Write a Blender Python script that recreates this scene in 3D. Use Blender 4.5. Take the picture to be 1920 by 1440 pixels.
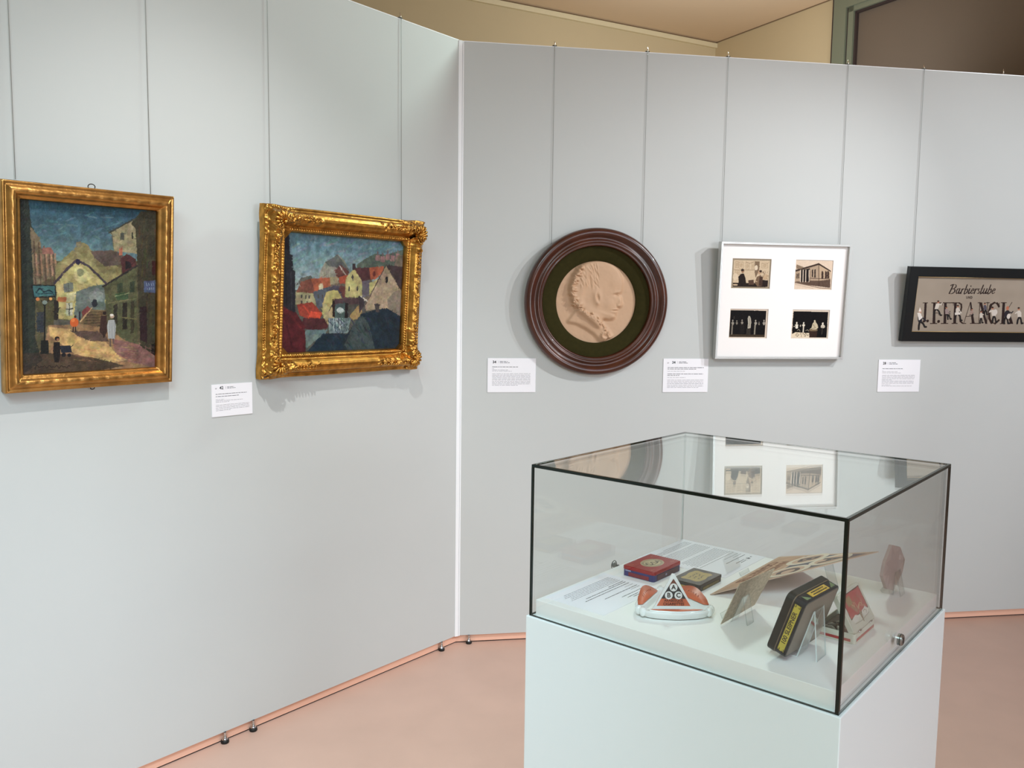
import bpy, bmesh, math, random
import numpy as np
from mathutils import Vector, Matrix

for o in list(bpy.data.objects):
    bpy.data.objects.remove(o)
scene = bpy.context.scene
col = scene.collection
rng = random.Random(7)
NR = np.random.RandomState(11)

# ------------------------------------------------------------------ camera
CAM = Vector((0, 0, 1.56))
PITCH, ROLL = math.radians(5.271), math.radians(0.756)
fwd = Vector((0, math.cos(PITCH), -math.sin(PITCH)))
up0 = Vector((0, math.sin(PITCH), math.cos(PITCH)))
right = Vector((1, 0, 0)) * math.cos(ROLL) + up0 * math.sin(ROLL)
upv = up0 * math.cos(ROLL) - Vector((1, 0, 0)) * math.sin(ROLL)
cd = bpy.data.cameras.new('camera')
cam = bpy.data.objects.new('camera', cd)
col.objects.link(cam)
cam.matrix_world = Matrix(((right.x, upv.x, -fwd.x, CAM.x), (right.y, upv.y, -fwd.y, CAM.y),
                           (right.z, upv.z, -fwd.z, CAM.z), (0, 0, 0, 1)))
cd.sensor_width = 36
cd.lens = 1549.05 / 1920 * 36
cd.clip_start = 0.05
scene.camera = cam

# ------------------------------------------------------------------ light
w = bpy.data.worlds.new('world')
scene.world = w
w.use_nodes = True
w.node_tree.nodes['Background'].inputs[0].default_value = (0.80, 0.92, 1.0, 1)
w.node_tree.nodes['Background'].inputs[1].default_value = 0.25
vs = scene.view_settings
vs.view_transform = 'Standard'
vs.look = 'None'
vs.gamma = 1
vs.exposure = 0.10
vs.use_curve_mapping = False
scene.cycles.transparent_max_bounces = 32
scene.cycles.max_bounces = 10
scene.cycles.diffuse_bounces = 5
scene.cycles.glossy_bounces = 6
scene.cycles.caustics_reflective = False


def lamp(name, kind, loc, target, power, color, **kw):
    d = bpy.data.lights.new(name, kind)
    d.energy = power
    d.color = color
    for k, v_ in kw.items():
        setattr(d, k, v_)
    o = bpy.data.objects.new(name, d)
    col.objects.link(o)
    o.location = loc
    q = (Vector(target) - Vector(loc)).to_track_quat('-Z', 'Y')
    o.rotation_euler = q.to_euler()
    return o


# ------------------------------------------------------------------ frames of the place
def vec(a):
    return Vector((math.sin(a), math.cos(a), 0))


A_L, A_R = math.radians(40.6), math.radians(81.2)
P0 = Vector((-0.24114, 3.71629, 0))
dL, dR = vec(A_L), vec(A_R)
nL, nR_ = Vector((math.cos(A_L), -math.sin(A_L), 0)), Vector((math.cos(A_R), -math.sin(A_R), 0))
Z = Vector((0, 0, 1))
ZB, ZT = 0.04, 2.712          # lower and upper edge of the exhibition walls
A_C = 0.7094                  # the case stands at this angle
CASE = Vector((0.5183, 1.2415, 0))
CU = vec(A_C)
CV = Vector((-CU.y, CU.x, 0))
SU, SV, GH = 0.627, 0.628, 0.3148
ZP, ZS = 0.9302, 0.9632       # top of the pedestal, top of the display board


def mat4(o, x, y, z):
    return Matrix(((x.x, y.x, z.x, o.x), (x.y, y.y, z.y, o.y), (x.z, y.z, z.z, o.z), (0, 0, 0, 1)))


def wall_frame(side, s, z, off=0.0, tilt=0.0, roll=0.0):
    d, n = (dL, nL) if side == 'L' else (dR, nR_)
    x = d * math.cos(roll) + Z * math.sin(roll)
    y = Z * math.cos(tilt) + n * math.sin(tilt)
    y = (y - x * y.dot(x)).normalized()
    return mat4(P0 + d * s + n * off + Z * z, x, y, x.cross(y))


def case_frame(u, v, z=0.0, flip=False):
    o = CASE + CU * u + CV * v + Z * (ZS + z)
    return mat4(o, -CU, -CV, Z) if flip else mat4(o, CU, CV, Z)


# ------------------------------------------------------------------ materials
MATS = {}


def srgb(c):
    return tuple((x / 255 / 12.92) if x / 255 <= 0.04045 else ((x / 255 + 0.055) / 1.055) ** 2.4 for x in c)


def mat(name, rgb, rough=0.5, metal=0.0, var=0.0, scale=8.0, bump=0.0, bscale=60.0, spec=None, coat=0.0, stretch=None):
    """procedural Principled material; rgb in display values"""
    if name in MATS:
        return MATS[name]
    m = bpy.data.materials.new(name)
    m.use_nodes = True
    nt = m.node_tree
    b = nt.nodes['Principled BSDF']
    c = srgb(rgb)
    b.inputs['Base Color'].default_value = (*c, 1)
    b.inputs['Roughness'].default_value = rough
    b.inputs['Metallic'].default_value = metal
    if spec is not None:
        b.inputs['Specular IOR Level'].default_value = spec
    b.inputs['Coat Weight'].default_value = coat
    tc = nt.nodes.new('ShaderNodeTexCoord')
    mp = nt.nodes.new('ShaderNodeMapping')
    nt.links.new(tc.outputs['Object'], mp.inputs['Vector'])
    if stretch:
        mp.inputs['Scale'].default_value = stretch
    if var > 0:
        n = nt.nodes.new('ShaderNodeTexNoise')
        n.inputs['Scale'].default_value = scale
        n.inputs['Detail'].default_value = 4
        nt.links.new(mp.outputs[0], n.inputs['Vector'])
        r = nt.nodes.new('ShaderNodeValToRGB')
        r.color_ramp.elements[0].position = 0.3
        r.color_ramp.elements[1].position = 0.7
        r.color_ramp.elements[0].color = (*[x * (1 - var) for x in c], 1)
        r.color_ramp.elements[1].color = (*[min(1, x * (1 + var)) for x in c], 1)
        nt.links.new(n.outputs['Fac'], r.inputs['Fac'])
        nt.links.new(r.outputs['Color'], b.inputs['Base Color'])
    if bump > 0:
        n2 = nt.nodes.new('ShaderNodeTexNoise')
        n2.inputs['Scale'].default_value = bscale
        n2.inputs['Detail'].default_value = 5
        nt.links.new(mp.outputs[0], n2.inputs['Vector'])
        bm_ = nt.nodes.new('ShaderNodeBump')
        bm_.inputs['Strength'].default_value = bump
        bm_.inputs['Distance'].default_value = 0.002
        nt.links.new(n2.outputs['Fac'], bm_.inputs['Height'])
        nt.links.new(bm_.outputs['Normal'], b.inputs['Normal'])
    MATS[name] = m
    return m


def paint_mat(name, rough=0.45, bump=0.0, bscale=300, coat=0.0, spec=None):
    """colour laid down on the surface itself (colour attribute)"""
    if name in MATS:
        return MATS[name]
    m = mat(name, (200, 200, 200), rough=rough, bump=bump, bscale=bscale, coat=coat, spec=spec)
    nt = m.node_tree
    a = nt.nodes.new('ShaderNodeAttribute')
    a.attribute_name = 'Paint'
    nt.links.new(a.outputs['Color'], nt.nodes['Principled BSDF'].inputs['Base Color'])
    return m


def glass_mat(name, tint, ior=1.5, rough=0.0):
    if name in MATS:
        return MATS[name]
    m = bpy.data.materials.new(name)
    m.use_nodes = True
    nt = m.node_tree
    nt.nodes.clear()
    out = nt.nodes.new('ShaderNodeOutputMaterial')
    mix = nt.nodes.new('ShaderNodeMixShader')
    tr = nt.nodes.new('ShaderNodeBsdfTransparent')
    gl = nt.nodes.new('ShaderNodeBsdfGlossy')
    fr = nt.nodes.new('ShaderNodeFresnel')
    fr.inputs['IOR'].default_value = ior
    tr.inputs['Color'].default_value = (*tint, 1)
    gl.inputs['Roughness'].default_value = rough
    gl.inputs['Color'].default_value = (0.95, 1, 0.98, 1)
    # a sheet counts the same from both sides
    geo = nt.nodes.new('ShaderNodeNewGeometry')
    inc = nt.nodes.new('ShaderNodeVectorMath'); inc.operation = 'DOT_PRODUCT'
    nt.links.new(geo.outputs['Incoming'], inc.inputs[0])
    nt.links.new(geo.outputs['Normal'], inc.inputs[1])
    ab = nt.nodes.new('ShaderNodeMath'); ab.operation = 'ABSOLUTE'
    nt.links.new(inc.outputs['Value'], ab.inputs[0])
    om = nt.nodes.new('ShaderNodeMath'); om.operation = 'SUBTRACT'; om.inputs[0].default_value = 1.0
    nt.links.new(ab.outputs[0], om.inputs[1])
    pw = nt.nodes.new('ShaderNodeMath'); pw.operation = 'POWER'; pw.inputs[1].default_value = 5
    nt.links.new(om.outputs[0], pw.inputs[0])
    ma = nt.nodes.new('ShaderNodeMath'); ma.operation = 'MULTIPLY_ADD'
    ma.inputs[1].default_value = 0.96; ma.inputs[2].default_value = 0.04
    nt.links.new(pw.outputs[0], ma.inputs[0])
    nt.nodes.remove(fr)
    nt.links.new(ma.outputs[0], mix.inputs[0])
    nt.links.new(tr.outputs[0], mix.inputs[1])
    nt.links.new(gl.outputs[0], mix.inputs[2])
    nt.links.new(mix.outputs[0], out.inputs[0])
    MATS[name] = m
    return m


M_WALL = mat('painted_panel', (198, 201, 199), rough=0.6, var=0.012, scale=2.0, bump=0.02, bscale=200, spec=0.3)
M_ALU = mat('white_aluminium', (244, 246, 248), rough=0.3)
M_FLOOR = mat('pink_linoleum', (200, 166, 149), rough=0.38, var=0.04, scale=5.0, bump=0.03, bscale=90, spec=0.4)
M_LITFLOOR = mat('salmon_lit_floor', (240, 190, 165), rough=0.6)
M_DARKLINE = mat('dark_joint_and_shadow', (60, 45, 40), rough=0.8)
M_BEIGE = mat('beige_plaster', (206, 186, 148), rough=0.85, var=0.03, scale=1.0)
M_CEIL = mat('ceiling_plaster', (222, 194, 160), rough=0.9, var=0.02, scale=0.7)
M_JAMB = mat('grey_green_paint', (120, 124, 104), rough=0.45)
M_DOOR = mat('brown_door_panel', (112, 98, 84), rough=0.8, spec=0.1, var=0.05, scale=1.2)
M_GOLD1 = mat('burnished_gold', (188, 142, 80), rough=0.33, metal=1.0, var=0.3, scale=26, bump=0.25, bscale=120)
M_GOLD2 = mat('antique_gold', (188, 138, 66), rough=0.30, metal=1.0, var=0.35, scale=40, bump=0.35, bscale=160)
M_MAHOG = mat('dark_mahogany', (68, 31, 17), rough=0.28, var=0.45, scale=7, stretch=(1, 1, 4), coat=0.25)
M_OLIVE = mat('olive_velvet', (50, 46, 22), rough=0.95, var=0.1, scale=60, spec=0.1)
M_PLASTER = mat('tan_plaster', (196, 160, 128), rough=0.6, var=0.04, scale=14, bump=0.1, bscale=150)
M_SILVER = mat('brushed_silver', (205, 206, 204), rough=0.35, metal=0.6)
M_MATBOARD = mat('white_mat_board', (250, 246, 243), rough=0.8, spec=0.2)
M_BEVEL = mat('mat_board_core', (226, 218, 208), rough=0.9)
M_BLACKF = mat('black_lacquer', (14, 18, 20), rough=0.3, spec=0.4)
M_BRASS = mat('dull_brass_rule', (190, 160, 110), rough=0.4, metal=0.8)
M_PAPER = mat('white_paper', (245, 244, 248), rough=0.85, spec=0.2)
M_INK = mat('printed_ink', (38, 38, 42), rough=0.7)
M_GREYINK = mat('grey_print', (118, 114, 122), rough=0.8)
M_WIRE = mat('steel_wire', (150, 152, 148), rough=0.35, metal=0.7)
M_HOOK = mat('bright_nickel', (225, 215, 200), rough=0.25, metal=0.8)
M_RUBBER = mat('black_rubber', (10, 10, 10), rough=0.6)
M_CHROME = mat('chrome', (200, 200, 200), rough=0.12, metal=1.0)
M_PEDESTAL = mat('white_lacquer', (224, 231, 229), rough=0.4, spec=0.4)
M_BOARD = mat('white_display_board', (246, 244, 240), rough=0.6)
M_GLASS = glass_mat('clear_glass', (0.982, 0.992, 0.987))
M_ACRYL = glass_mat('clear_acrylic', (0.975, 0.98, 0.98))
M_ACEDGE = mat('acrylic_edge', (220, 228, 228), rough=0.2, spec=0.8)
M_GEDGE = mat('dark_green_glass_edge', (4, 20, 14), rough=0.15, spec=0.5)
M_GEDGE2 = mat('smoky_edge_and_shadow', (52, 56, 50), rough=0.3)
M_SEAM = mat('clear_silicone', (232, 236, 234), rough=0.4)

# ------------------------------------------------------------------ mesh helpers


class MB:
    def __init__(self):
        self.v, self.f, self.m, self.mats = [], [], [], []
        self.sm = []

    def mi(self, m):
        if m not in self.mats:
            self.mats.append(m)
        return self.mats.index(m)

    def add(self, vs_, fs, m, smooth=False):
        b = len(self.v)
        self.v += [tuple(p) for p in vs_]
        k = self.mi(m)
        for f in fs:
            self.f.append(tuple(b + i for i in f))
            self.m.append(k)
            self.sm.append(smooth)

    def box(self, a, b, m, bev=0.0):
        (x0, y0, z0), (x1, y1, z1) = a, b
        if bev > 0:
            bm = bmesh.new()
            bmesh.ops.create_cube(bm, size=1)
            for v_ in bm.verts:
                v_.co = ((x0 + x1) / 2 + v_.co.x * (x1 - x0), (y0 + y1) / 2 + v_.co.y * (y1 - y0), (z0 + z1) / 2 + v_.co.z * (z1 - z0))
            bmesh.ops.bevel(bm, geom=bm.edges[:], offset=bev, segments=2, affect='EDGES', profile=0.5)
            bm.verts.index_update()
            self.add([v_.co for v_ in bm.verts], [[v_.index for v_ in f.verts] for f in bm.faces], m)
            bm.free()
            return
        vs_ = [(x, y, z) for z in (z0, z1) for y in (y0, y1) for x in (x0, x1)]
        self.add(vs_, [(0, 2, 3, 1), (4, 5, 7, 6), (0, 1, 5, 4), (2, 6, 7, 3), (0, 4, 6, 2), (1, 3, 7, 5)], m)

    def prism(self, poly, z0, z1, m, top=None):
        n = len(poly)
        area = sum(poly[i][0] * poly[(i + 1) % n][1] - poly[(i + 1) % n][0] * poly[i][1] for i in range(n))
        if area < 0:
            poly = poly[::-1]
        vs_ = [(x, y, z0) for x, y in poly] + [(x, y, z1) for x, y in poly]
        self.add(vs_, [tuple(range(n))[::-1]] + [(i, (i + 1) % n, n + (i + 1) % n, n + i) for i in range(n)], m)
        b = [(x, y, z1) for x, y in poly]
        self.add(b, [tuple(range(n))], top or m)

    def lathe(self, prof, m, n=64, c=(0, 0, 0), smooth=True, close=False):
        vs_, fs = [], []
        k = len(prof)
        for i in range(n):
            a = 2 * math.pi * i / n
            for r, z in prof:
                vs_.append((c[0] + r * math.cos(a), c[1] + r * math.sin(a), c[2] + z))
        for i in range(n):
            j = (i + 1) % n
            for q in range(k - 1):
                fs.append((i * k + q, j * k + q, j * k + q + 1, i * k + q + 1))
        self.add(vs_, fs, m, smooth)

    def tube(self, pts, r, m, n=8):
        pts = [Vector(p) for p in pts]
        vs_, fs = [], []
        for i, p in enumerate(pts):
            t = (pts[min(i + 1, len(pts) - 1)] - pts[max(i - 1, 0)]).normalized()
            a = t.orthogonal().normalized() if abs(t.z) < 0.99 else Vector((1, 0, 0))
            if i and abs(t.z) < 0.99:
                a = (prev - t * prev.dot(t)).normalized()
            prev = a
            b = t.cross(a)
            rr = r[i] if isinstance(r, (list, tuple)) else r
            for k in range(n):
                th = 2 * math.pi * k / n
                vs_.append(p + a * (rr * math.cos(th)) + b * (rr * math.sin(th)))
        for i in range(len(pts) - 1):
            for k in range(n):
                fs.append((i * n + k, i * n + (k + 1) % n, (i + 1) * n + (k + 1) % n, (i + 1) * n + k))
        fs.append(tuple(range(n))[::-1])
        fs.append(tuple((len(pts) - 1) * n + k for k in range(n)))
        self.add(vs_, fs, m, True)

    def sheet(self, line, x0, x1, th, m, medge=None):
        """bent sheet: polyline (y,z) extruded along x"""
        n = len(line)
        L = [Vector((0, a, b)) for a, b in line]
        off = []
        for i in range(n):
            t = (L[min(i + 1, n - 1)] - L[max(i - 1, 0)]).normalized()
            off.append(L[i] + Vector((0, -t.z, t.y)) * th)
        vs_, fs = [], []
        for x in (x0, x1):
            vs_ += [(x, p.y, p.z) for p in L] + [(x, p.y, p.z) for p in off]
        s = 2 * n
        fe = []
        for i in range(n - 1):
            fs += [(i, i + 1, s + i + 1, s + i), (n + i + 1, n + i, s + n + i, s + n + i + 1)]
            fe += [(i, n + i, n + i + 1, i + 1), (s + i, s + i + 1, s + n + i + 1, s + n + i)]
        fe += [(0, s, s + n, n), (n - 1, 2 * n - 1, s + 2 * n - 1, s + n - 1)]
        self.add(vs_, fs, m)
        self.add(vs_, fe, medge or m)

    def build(self, name, parent=None, mw=None, label=None):
        me = bpy.data.meshes.new(name)
        me.from_pydata(self.v, [], self.f)
        for m in self.mats:
            me.materials.append(m)
        me.polygons.foreach_set('material_index', self.m)
        me.polygons.foreach_set('use_smooth', self.sm)
        me.update()
        bm = bmesh.new()
        bm.from_mesh(me)
        bmesh.ops.remove_doubles(bm, verts=bm.verts, dist=1e-6)
        bmesh.ops.recalc_face_normals(bm, faces=bm.faces)
        bm.to_mesh(me)
        bm.free()
        o = bpy.data.objects.new(name, me)
        col.objects.link(o)
        if parent is not None:
            o.parent = parent
            if mw is not None:
                o.matrix_local = mw
        elif mw is not None:
            o.matrix_world = mw
        if label:
            o['label'] = label
        return o


def thing(name, label, cat, mw, group=None):
    o = bpy.data.objects.new(name, None)
    o.empty_display_size = 0.05
    col.objects.link(o)
    o.matrix_world = mw
    o['label'] = label
    o['category'] = cat
    if group:
        o['group'] = group
    return o


def tag(o, label, cat, group=None):
    o['label'] = label
    o['category'] = cat
    if group:
        o['group'] = group
    return o


def struct(name, mb, mw=None):
    o = mb.build(name, None, mw)
    o['kind'] = 'structure'
    return o


def text_mesh(body, size, m, thick=0.0002, offset=0.0, shear=0.0, align='CENTER', sx=1.0):
    cu = bpy.data.curves.new('t', 'FONT')
    cu.body = body
    cu.size = size
    cu.extrude = thick
    cu.offset = offset
    cu.shear = shear
    cu.align_x = align
    cu.align_y = 'CENTER'
    cu.resolution_u = 3
    ob = bpy.data.objects.new('t', cu)
    col.objects.link(ob)
    dg = bpy.context.evaluated_depsgraph_get()
    me = bpy.data.meshes.new_from_object(ob.evaluated_get(dg))
    vs_ = [(v_.co.x * sx, v_.co.y, v_.co.z) for v_ in me.vertices]
    fs = [tuple(p.vertices) for p in me.polygons]
    bpy.data.objects.remove(ob)
    bpy.data.curves.remove(cu)
    bpy.data.meshes.remove(me)
    return vs_, fs


def add_text(mb, body, size, m, M=None, **kw):
    vs_, fs = text_mesh(body, size, m, **kw)
    if M is not None:
        vs_ = [M @ Vector(p) for p in vs_]
    mb.add(vs_, fs, m)


# ------------------------------------------------------------------ painting on grids
def smooth_noise(nx, ny, cell, seed):
    r = np.random.RandomState(seed)
    gx, gy = int(nx / cell) + 3, int(ny / cell) + 3
    g = r.rand(gy, gx) * 2 - 1
    x = np.arange(nx) / cell
    y = np.arange(ny) / cell
    xi, yi = x.astype(int), y.astype(int)
    fx, fy = x - xi, y - yi
    fx, fy = fx * fx * (3 - 2 * fx), fy * fy * (3 - 2 * fy)
    a = g[np.ix_(yi, xi)]; b = g[np.ix_(yi, xi + 1)]; c = g[np.ix_(yi + 1, xi)]; d = g[np.ix_(yi + 1, xi + 1)]
    return (a * (1 - fx) + b * fx) * (1 - fy)[:, None] + (c * (1 - fx) + d * fx) * fy[:, None]


def homog(src, dst):
    A = []
    for (x, y), (X, Y) in zip(src, dst):
        A.append([x, y, 1, 0, 0, 0, -X * x, -X * y]); A.append([0, 0, 0, x, y, 1, -Y * x, -Y * y])
    b = [c for p in dst for c in p]
    return np.append(np.linalg.solve(np.array(A), np.array(b)), 1).reshape(3, 3)


class Art:
    """a picture painted on a grid of nx by ny points; shapes are given in the sketch units of its quad (TL,TR,BR,BL)"""

    def __init__(self, nx, ny, quad, base, seed=1, warp=0.0, cell=6):
        self.nx, self.ny = nx, ny
        self.img = np.zeros((ny, nx, 3)) + np.array(base, float)
        self.Hm = homog(quad, [(0, 0), (nx - 1, 0), (nx - 1, ny - 1), (0, ny - 1)])
        Y, X = np.mgrid[0:ny, 0:nx].astype(float)
        self.X = X + warp * smooth_noise(nx, ny, cell, seed)
        self.Y = Y + warp * smooth_noise(nx, ny, cell, seed + 1)
        self.r = np.random.RandomState(seed + 5)
        p0, p1 = self.t(quad[0]), self.t((quad[0][0] + 10, quad[0][1]))
        self.k = math.hypot(p1[0] - p0[0], p1[1] - p0[1]) / 10

    def t(self, p):
        q = self.Hm @ np.array([p[0], p[1], 1.0])
        return q[0] / q[2], q[1] / q[2]

    def mask(self, poly):
        P = [self.t(p) for p in poly]
        m = np.zeros((self.ny, self.nx), bool)
        n = len(P)
        for i in range(n):
            (x1, y1), (x2, y2) = P[i], P[(i + 1) % n]
            if y1 == y2:
                continue
            c = (self.Y >= min(y1, y2)) & (self.Y < max(y1, y2))
            m ^= c & (self.X < x1 + (self.Y - y1) * (x2 - x1) / (y2 - y1))
        return m

    def poly(self, pts, c, a=1.0):
        m = self.mask(pts)
        self.img[m] = self.img[m] * (1 - a) + np.array(c, float) * a

    def grad(self, pts, c0, c1, y0, y1):
        m = self.mask(pts)
        Y0, Y1 = self.t((0, y0))[1], self.t((0, y1))[1]
        f = np.clip((self.Y - Y0) / (Y1 - Y0), 0, 1)[..., None]
        g = np.array(c0, float) * (1 - f) + np.array(c1, float) * f
        self.img[m] = g[m]

    def ell(self, cx, cy, rx, ry, c, a=1.0):
        x, y = self.t((cx, cy))
        m = ((self.X - x) / (rx * self.k)) ** 2 + ((self.Y - y) / (ry * self.k)) ** 2 < 1
        self.img[m] = self.img[m] * (1 - a) + np.array(c, float) * a

    def line(self, pts, wd, c, nib=None, a=1.0):
        """polyline of width wd; nib=(thin, angle): a broad-edged pen"""
        P = [self.t(p) for p in pts]
        for (x1, y1), (x2, y2) in zip(P[:-1], P[1:]):
            L = max(1e-6, math.hypot(x2 - x1, y2 - y1))
            ww = wd * self.k / 2
            if nib:
                an = math.atan2(y2 - y1, x2 - x1)
                ww *= nib[0] + (1 - nib[0]) * abs(math.sin(an - nib[1]))
            ww = max(ww, 0.45)
            xa, xb = int(max(0, min(x1, x2) - ww - 2)), int(min(self.nx, max(x1, x2) + ww + 3))
            ya, yb = int(max(0, min(y1, y2) - ww - 2)), int(min(self.ny, max(y1, y2) + ww + 3))
            if xb <= xa or yb <= ya:
                continue
            X, Y = self.X[ya:yb, xa:xb], self.Y[ya:yb, xa:xb]
            t = np.clip(((X - x1) * (x2 - x1) + (Y - y1) * (y2 - y1)) / L ** 2, 0, 1)
            d = np.hypot(X - x1 - t * (x2 - x1), Y - y1 - t * (y2 - y1))
            cov = (np.clip(ww + 0.5 - d, 0, 1) * a)[..., None]
            self.img[ya:yb, xa:xb] = self.img[ya:yb, xa:xb] * (1 - cov) + np.array(c, float) * cov

    def strokes(self, n, length, wd, jit, ang=None):
        for _ in range(n):
            x, y = self.r.randint(2, self.nx - 2), self.r.randint(2, self.ny - 2)
            c = self.img[y, x] * (1 + self.r.uniform(-jit, jit)) + self.r.uniform(-5, 5, 3)
            an = (self.r.uniform(0, math.pi) if ang is None else ang + self.r.uniform(-0.5, 0.5))
            l = length * self.r.uniform(0.5, 1)
            dx, dy = math.cos(an) * l / 2, math.sin(an) * l / 2
            R = int(l / 2 + wd + 2)
            xa, xb, ya, yb = max(0, x - R), min(self.nx, x + R), max(0, y - R), min(self.ny, y + R)
            Y, X = np.mgrid[ya:yb, xa:xb].astype(float)
            t = np.clip(((X - x + dx) * 2 * dx + (Y - y + dy) * 2 * dy) / (l * l), 0, 1)
            d = np.hypot(X - (x - dx) - t * 2 * dx, Y - (y - dy) - t * 2 * dy)
            m = (np.clip(wd / 2 + 0.5 - d, 0, 1) * 0.75)[..., None]
            self.img[ya:yb, xa:xb] = self.img[ya:yb, xa:xb] * (1 - m) + c * m

    def grain(self, amt, cell=2):
        self.img += (smooth_noise(self.nx, self.ny, cell, 77) * amt)[..., None]

    def build(self, name, W, H, m, parent, zoff=0.0, relief=None, x0=0.0, y0=0.0, M=None, label=None):
        ny, nx = self.ny, self.nx
        xs = np.linspace(x0, x0 + W, nx)
        ys = np.linspace(y0 + H, y0, ny)
        co = np.zeros((ny, nx, 3))
        co[..., 0] = xs[None]; co[..., 1] = ys[:, None]
        co[..., 2] = zoff if relief is None else zoff + relief
        i = np.arange(ny * nx).reshape(ny, nx)
        f = np.stack([i[1:, :-1], i[1:, 1:], i[:-1, 1:], i[:-1, :-1]], -1).reshape(-1, 4)
        me = bpy.data.meshes.new(name)
        me.vertices.add(nx * ny)
        me.vertices.foreach_set('co', co.reshape(-1))
        me.loops.add(f.size)
        me.loops.foreach_set('vertex_index', f.reshape(-1))
        me.polygons.add(len(f))
        me.polygons.foreach_set('loop_start', np.arange(0, f.size, 4))
        me.polygons.foreach_set('loop_total', np.full(len(f), 4))
        me.update(calc_edges=True)
        me.polygons.foreach_set('use_smooth', np.ones(len(f), bool))
        at = me.color_attributes.new('Paint', 'FLOAT_COLOR', 'POINT')
        c = np.clip(self.img / 255, 0, 1)
        lin = np.where(c <= 0.04045, c / 12.92, ((c + 0.055) / 1.055) ** 2.4)
        at.data.foreach_set('color', np.concatenate([lin, np.ones((ny, nx, 1))], -1).reshape(-1).astype(np.float32))
        me.materials.append(m)
        o = bpy.data.objects.new(name, me)
        col.objects.link(o)
        o.parent = parent
        if M is not None:
            o.matrix_local = M
        if label:
            o['label'] = label
        return o


# ================================================================== SETTING
mb = MB()
mb.box((-7, -5, -0.1), (8, 9, 0), M_FLOOR)
struct('floor', mb)

# exhibition walls: two long panels meeting at an inward corner
TH = 0.045


def wall_panel(name, side, s0, s1):
    mb = MB()
    mb.box((s0, 0, -TH), (s1, ZT - ZB, 0), M_WALL)
    return struct(name, mb, wall_frame(side, 0, ZB))


wall_panel('wall_left', 'L', -4.6, -0.012)
wall_panel('wall_right', 'R', 0.012, 3.18)
# aluminium corner post with a fine groove
mb = MB()
bis = (nL + nR_).normalized()
side = Vector((-bis.y, bis.x, 0))
Mc = mat4(P0 + Z * (ZB - 0.002), -side if (-side).dot(dR) > 0 else side, Z, bis)
mb.box((-0.0135, 0, -0.03), (0.0045, ZT - ZB + 0.004, 0.0075), M_ALU, bev=0.0012)
mb.box((0.0045, 0, -0.03), (0.0065, ZT - ZB + 0.004, 0.002), M_DARKLINE)
mb.box((0.0065, 0, -0.03), (0.0125, ZT - ZB + 0.004, 0.0055), M_ALU, bev=0.0008)
struct('trim_1', mb, Mc)
# thin capping rail on the panels' top edge
for nm, sd, s0, s1 in (('trim_2', 'L', -4.6, -0.012), ('trim_3', 'R', 0.012, 3.18)):
    mb = MB()
    mb.box((s0, ZT - ZB, -TH), (s1, ZT - ZB + 0.003, 0.0006), M_ALU)
    struct(nm, mb, wall_frame(sd, 0, ZB))
# strip coloured as the lit floor under the panels, shadow line painted below
for nm, sd, s0, s1 in (('lit_floor_strip_left', 'L', -4.6, 0.01), ('lit_floor_strip_right', 'R', -0.01, 3.18)):
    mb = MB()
    mb.box((s0, 0.006, -TH + 0.004), (s1, ZB, -0.012), M_LITFLOOR)
    mb.box((s0, 0.0, -TH + 0.006), (s1, 0.006, -0.016), M_DARKLINE)  # dark strip in place of the shadow under the panel
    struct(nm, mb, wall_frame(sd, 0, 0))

# room behind: two plaster walls meeting in a far corner under the ceiling
ZC = 3.6
K = Vector((1.5241, 6.5358, 0))
d1 = Vector((-0.1048 - 1.5241, 5.7138 - 6.5358, 0)).normalized()      # towards the left
d2 = Vector((2.0507 - 1.5241, 5.6371 - 6.5358, 0)).normalized()       # towards the right
n2 = Vector((d2.y, -d2.x, 0))
if n2.dot(Vector((0, -1, 0))) < 0:
    n2 = -n2
n1 = Vector((d1.y, -d1.x, 0))
if n1.dot(Vector((0, -1, 0))) < 0:
    n1 = -n1


def plane_box(o, d, n, s0, s1, z0, z1, t0, t1, m, mb):
    """box on a wall plane: along d, height z, depth from t0 to t1 along n"""
    c = [o + d * s + n * t + Z * z for z in (z0, z1) for t in (t0, t1) for s in (s0, s1)]
    mb.add(c, [(0, 2, 3, 1), (4, 5, 7, 6), (0, 1, 5, 4), (2, 6, 7, 3), (0, 4, 6, 2), (1, 3, 7, 5)], m)


mb = MB()
plane_box(K, d1, n1, -0.1, 7.6, 0, ZC, -0.1, 0, M_BEIGE, mb)
struct('wall_back', mb)
mb = MB()
plane_box(K, d1, n1, 0, 7.6, ZC - 0.045, ZC - 0.012, 0, 0.022, mat('cove_white', (226, 210, 172), rough=0.6), mb)
M_JOINT = mat('plaster_joint', (128, 104, 76), rough=0.9)
plane_box(K, d1, n1, 0, 7.6, ZC - 0.012, ZC, 0, 0.010, M_JOINT, mb)
struct('trim_4', mb)
mb = MB()
plane_box(K, d2, n2, 0, 1.10, 0, ZC, -0.1, 0, M_BEIGE, mb)
plane_box(K, d2, n2, 1.10, 2.9, 3.52, ZC, -0.1, 0, M_BEIGE, mb)
struct('wall_far', mb)
mb = MB()
plane_box(K, d2, n2, 0.0, 2.9, ZC - 0.006, ZC, 0, 0.005, M_JOINT, mb)
struct('trim_5', mb)
dr = MB()
plane_box(K, d2, n2, 1.105, 1.2, 0, 3.60, -0.08, 0.03, M_JAMB, dr)
plane_box(K, d2, n2, 1.097, 1.105, 0, 3.60, -0.08, 0.031, M_DARKLINE, dr)
plane_box(K, d2, n2, 1.2, 2.9, 3.50, 3.60, -0.08, 0.03, M_JAMB, dr)
o = struct('door_1', dr)
dr = MB()
plane_box(K, d2, n2, 1.2, 1.212, 0, 3.5, -0.08, 0.012, M_DARKLINE, dr)
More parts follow.
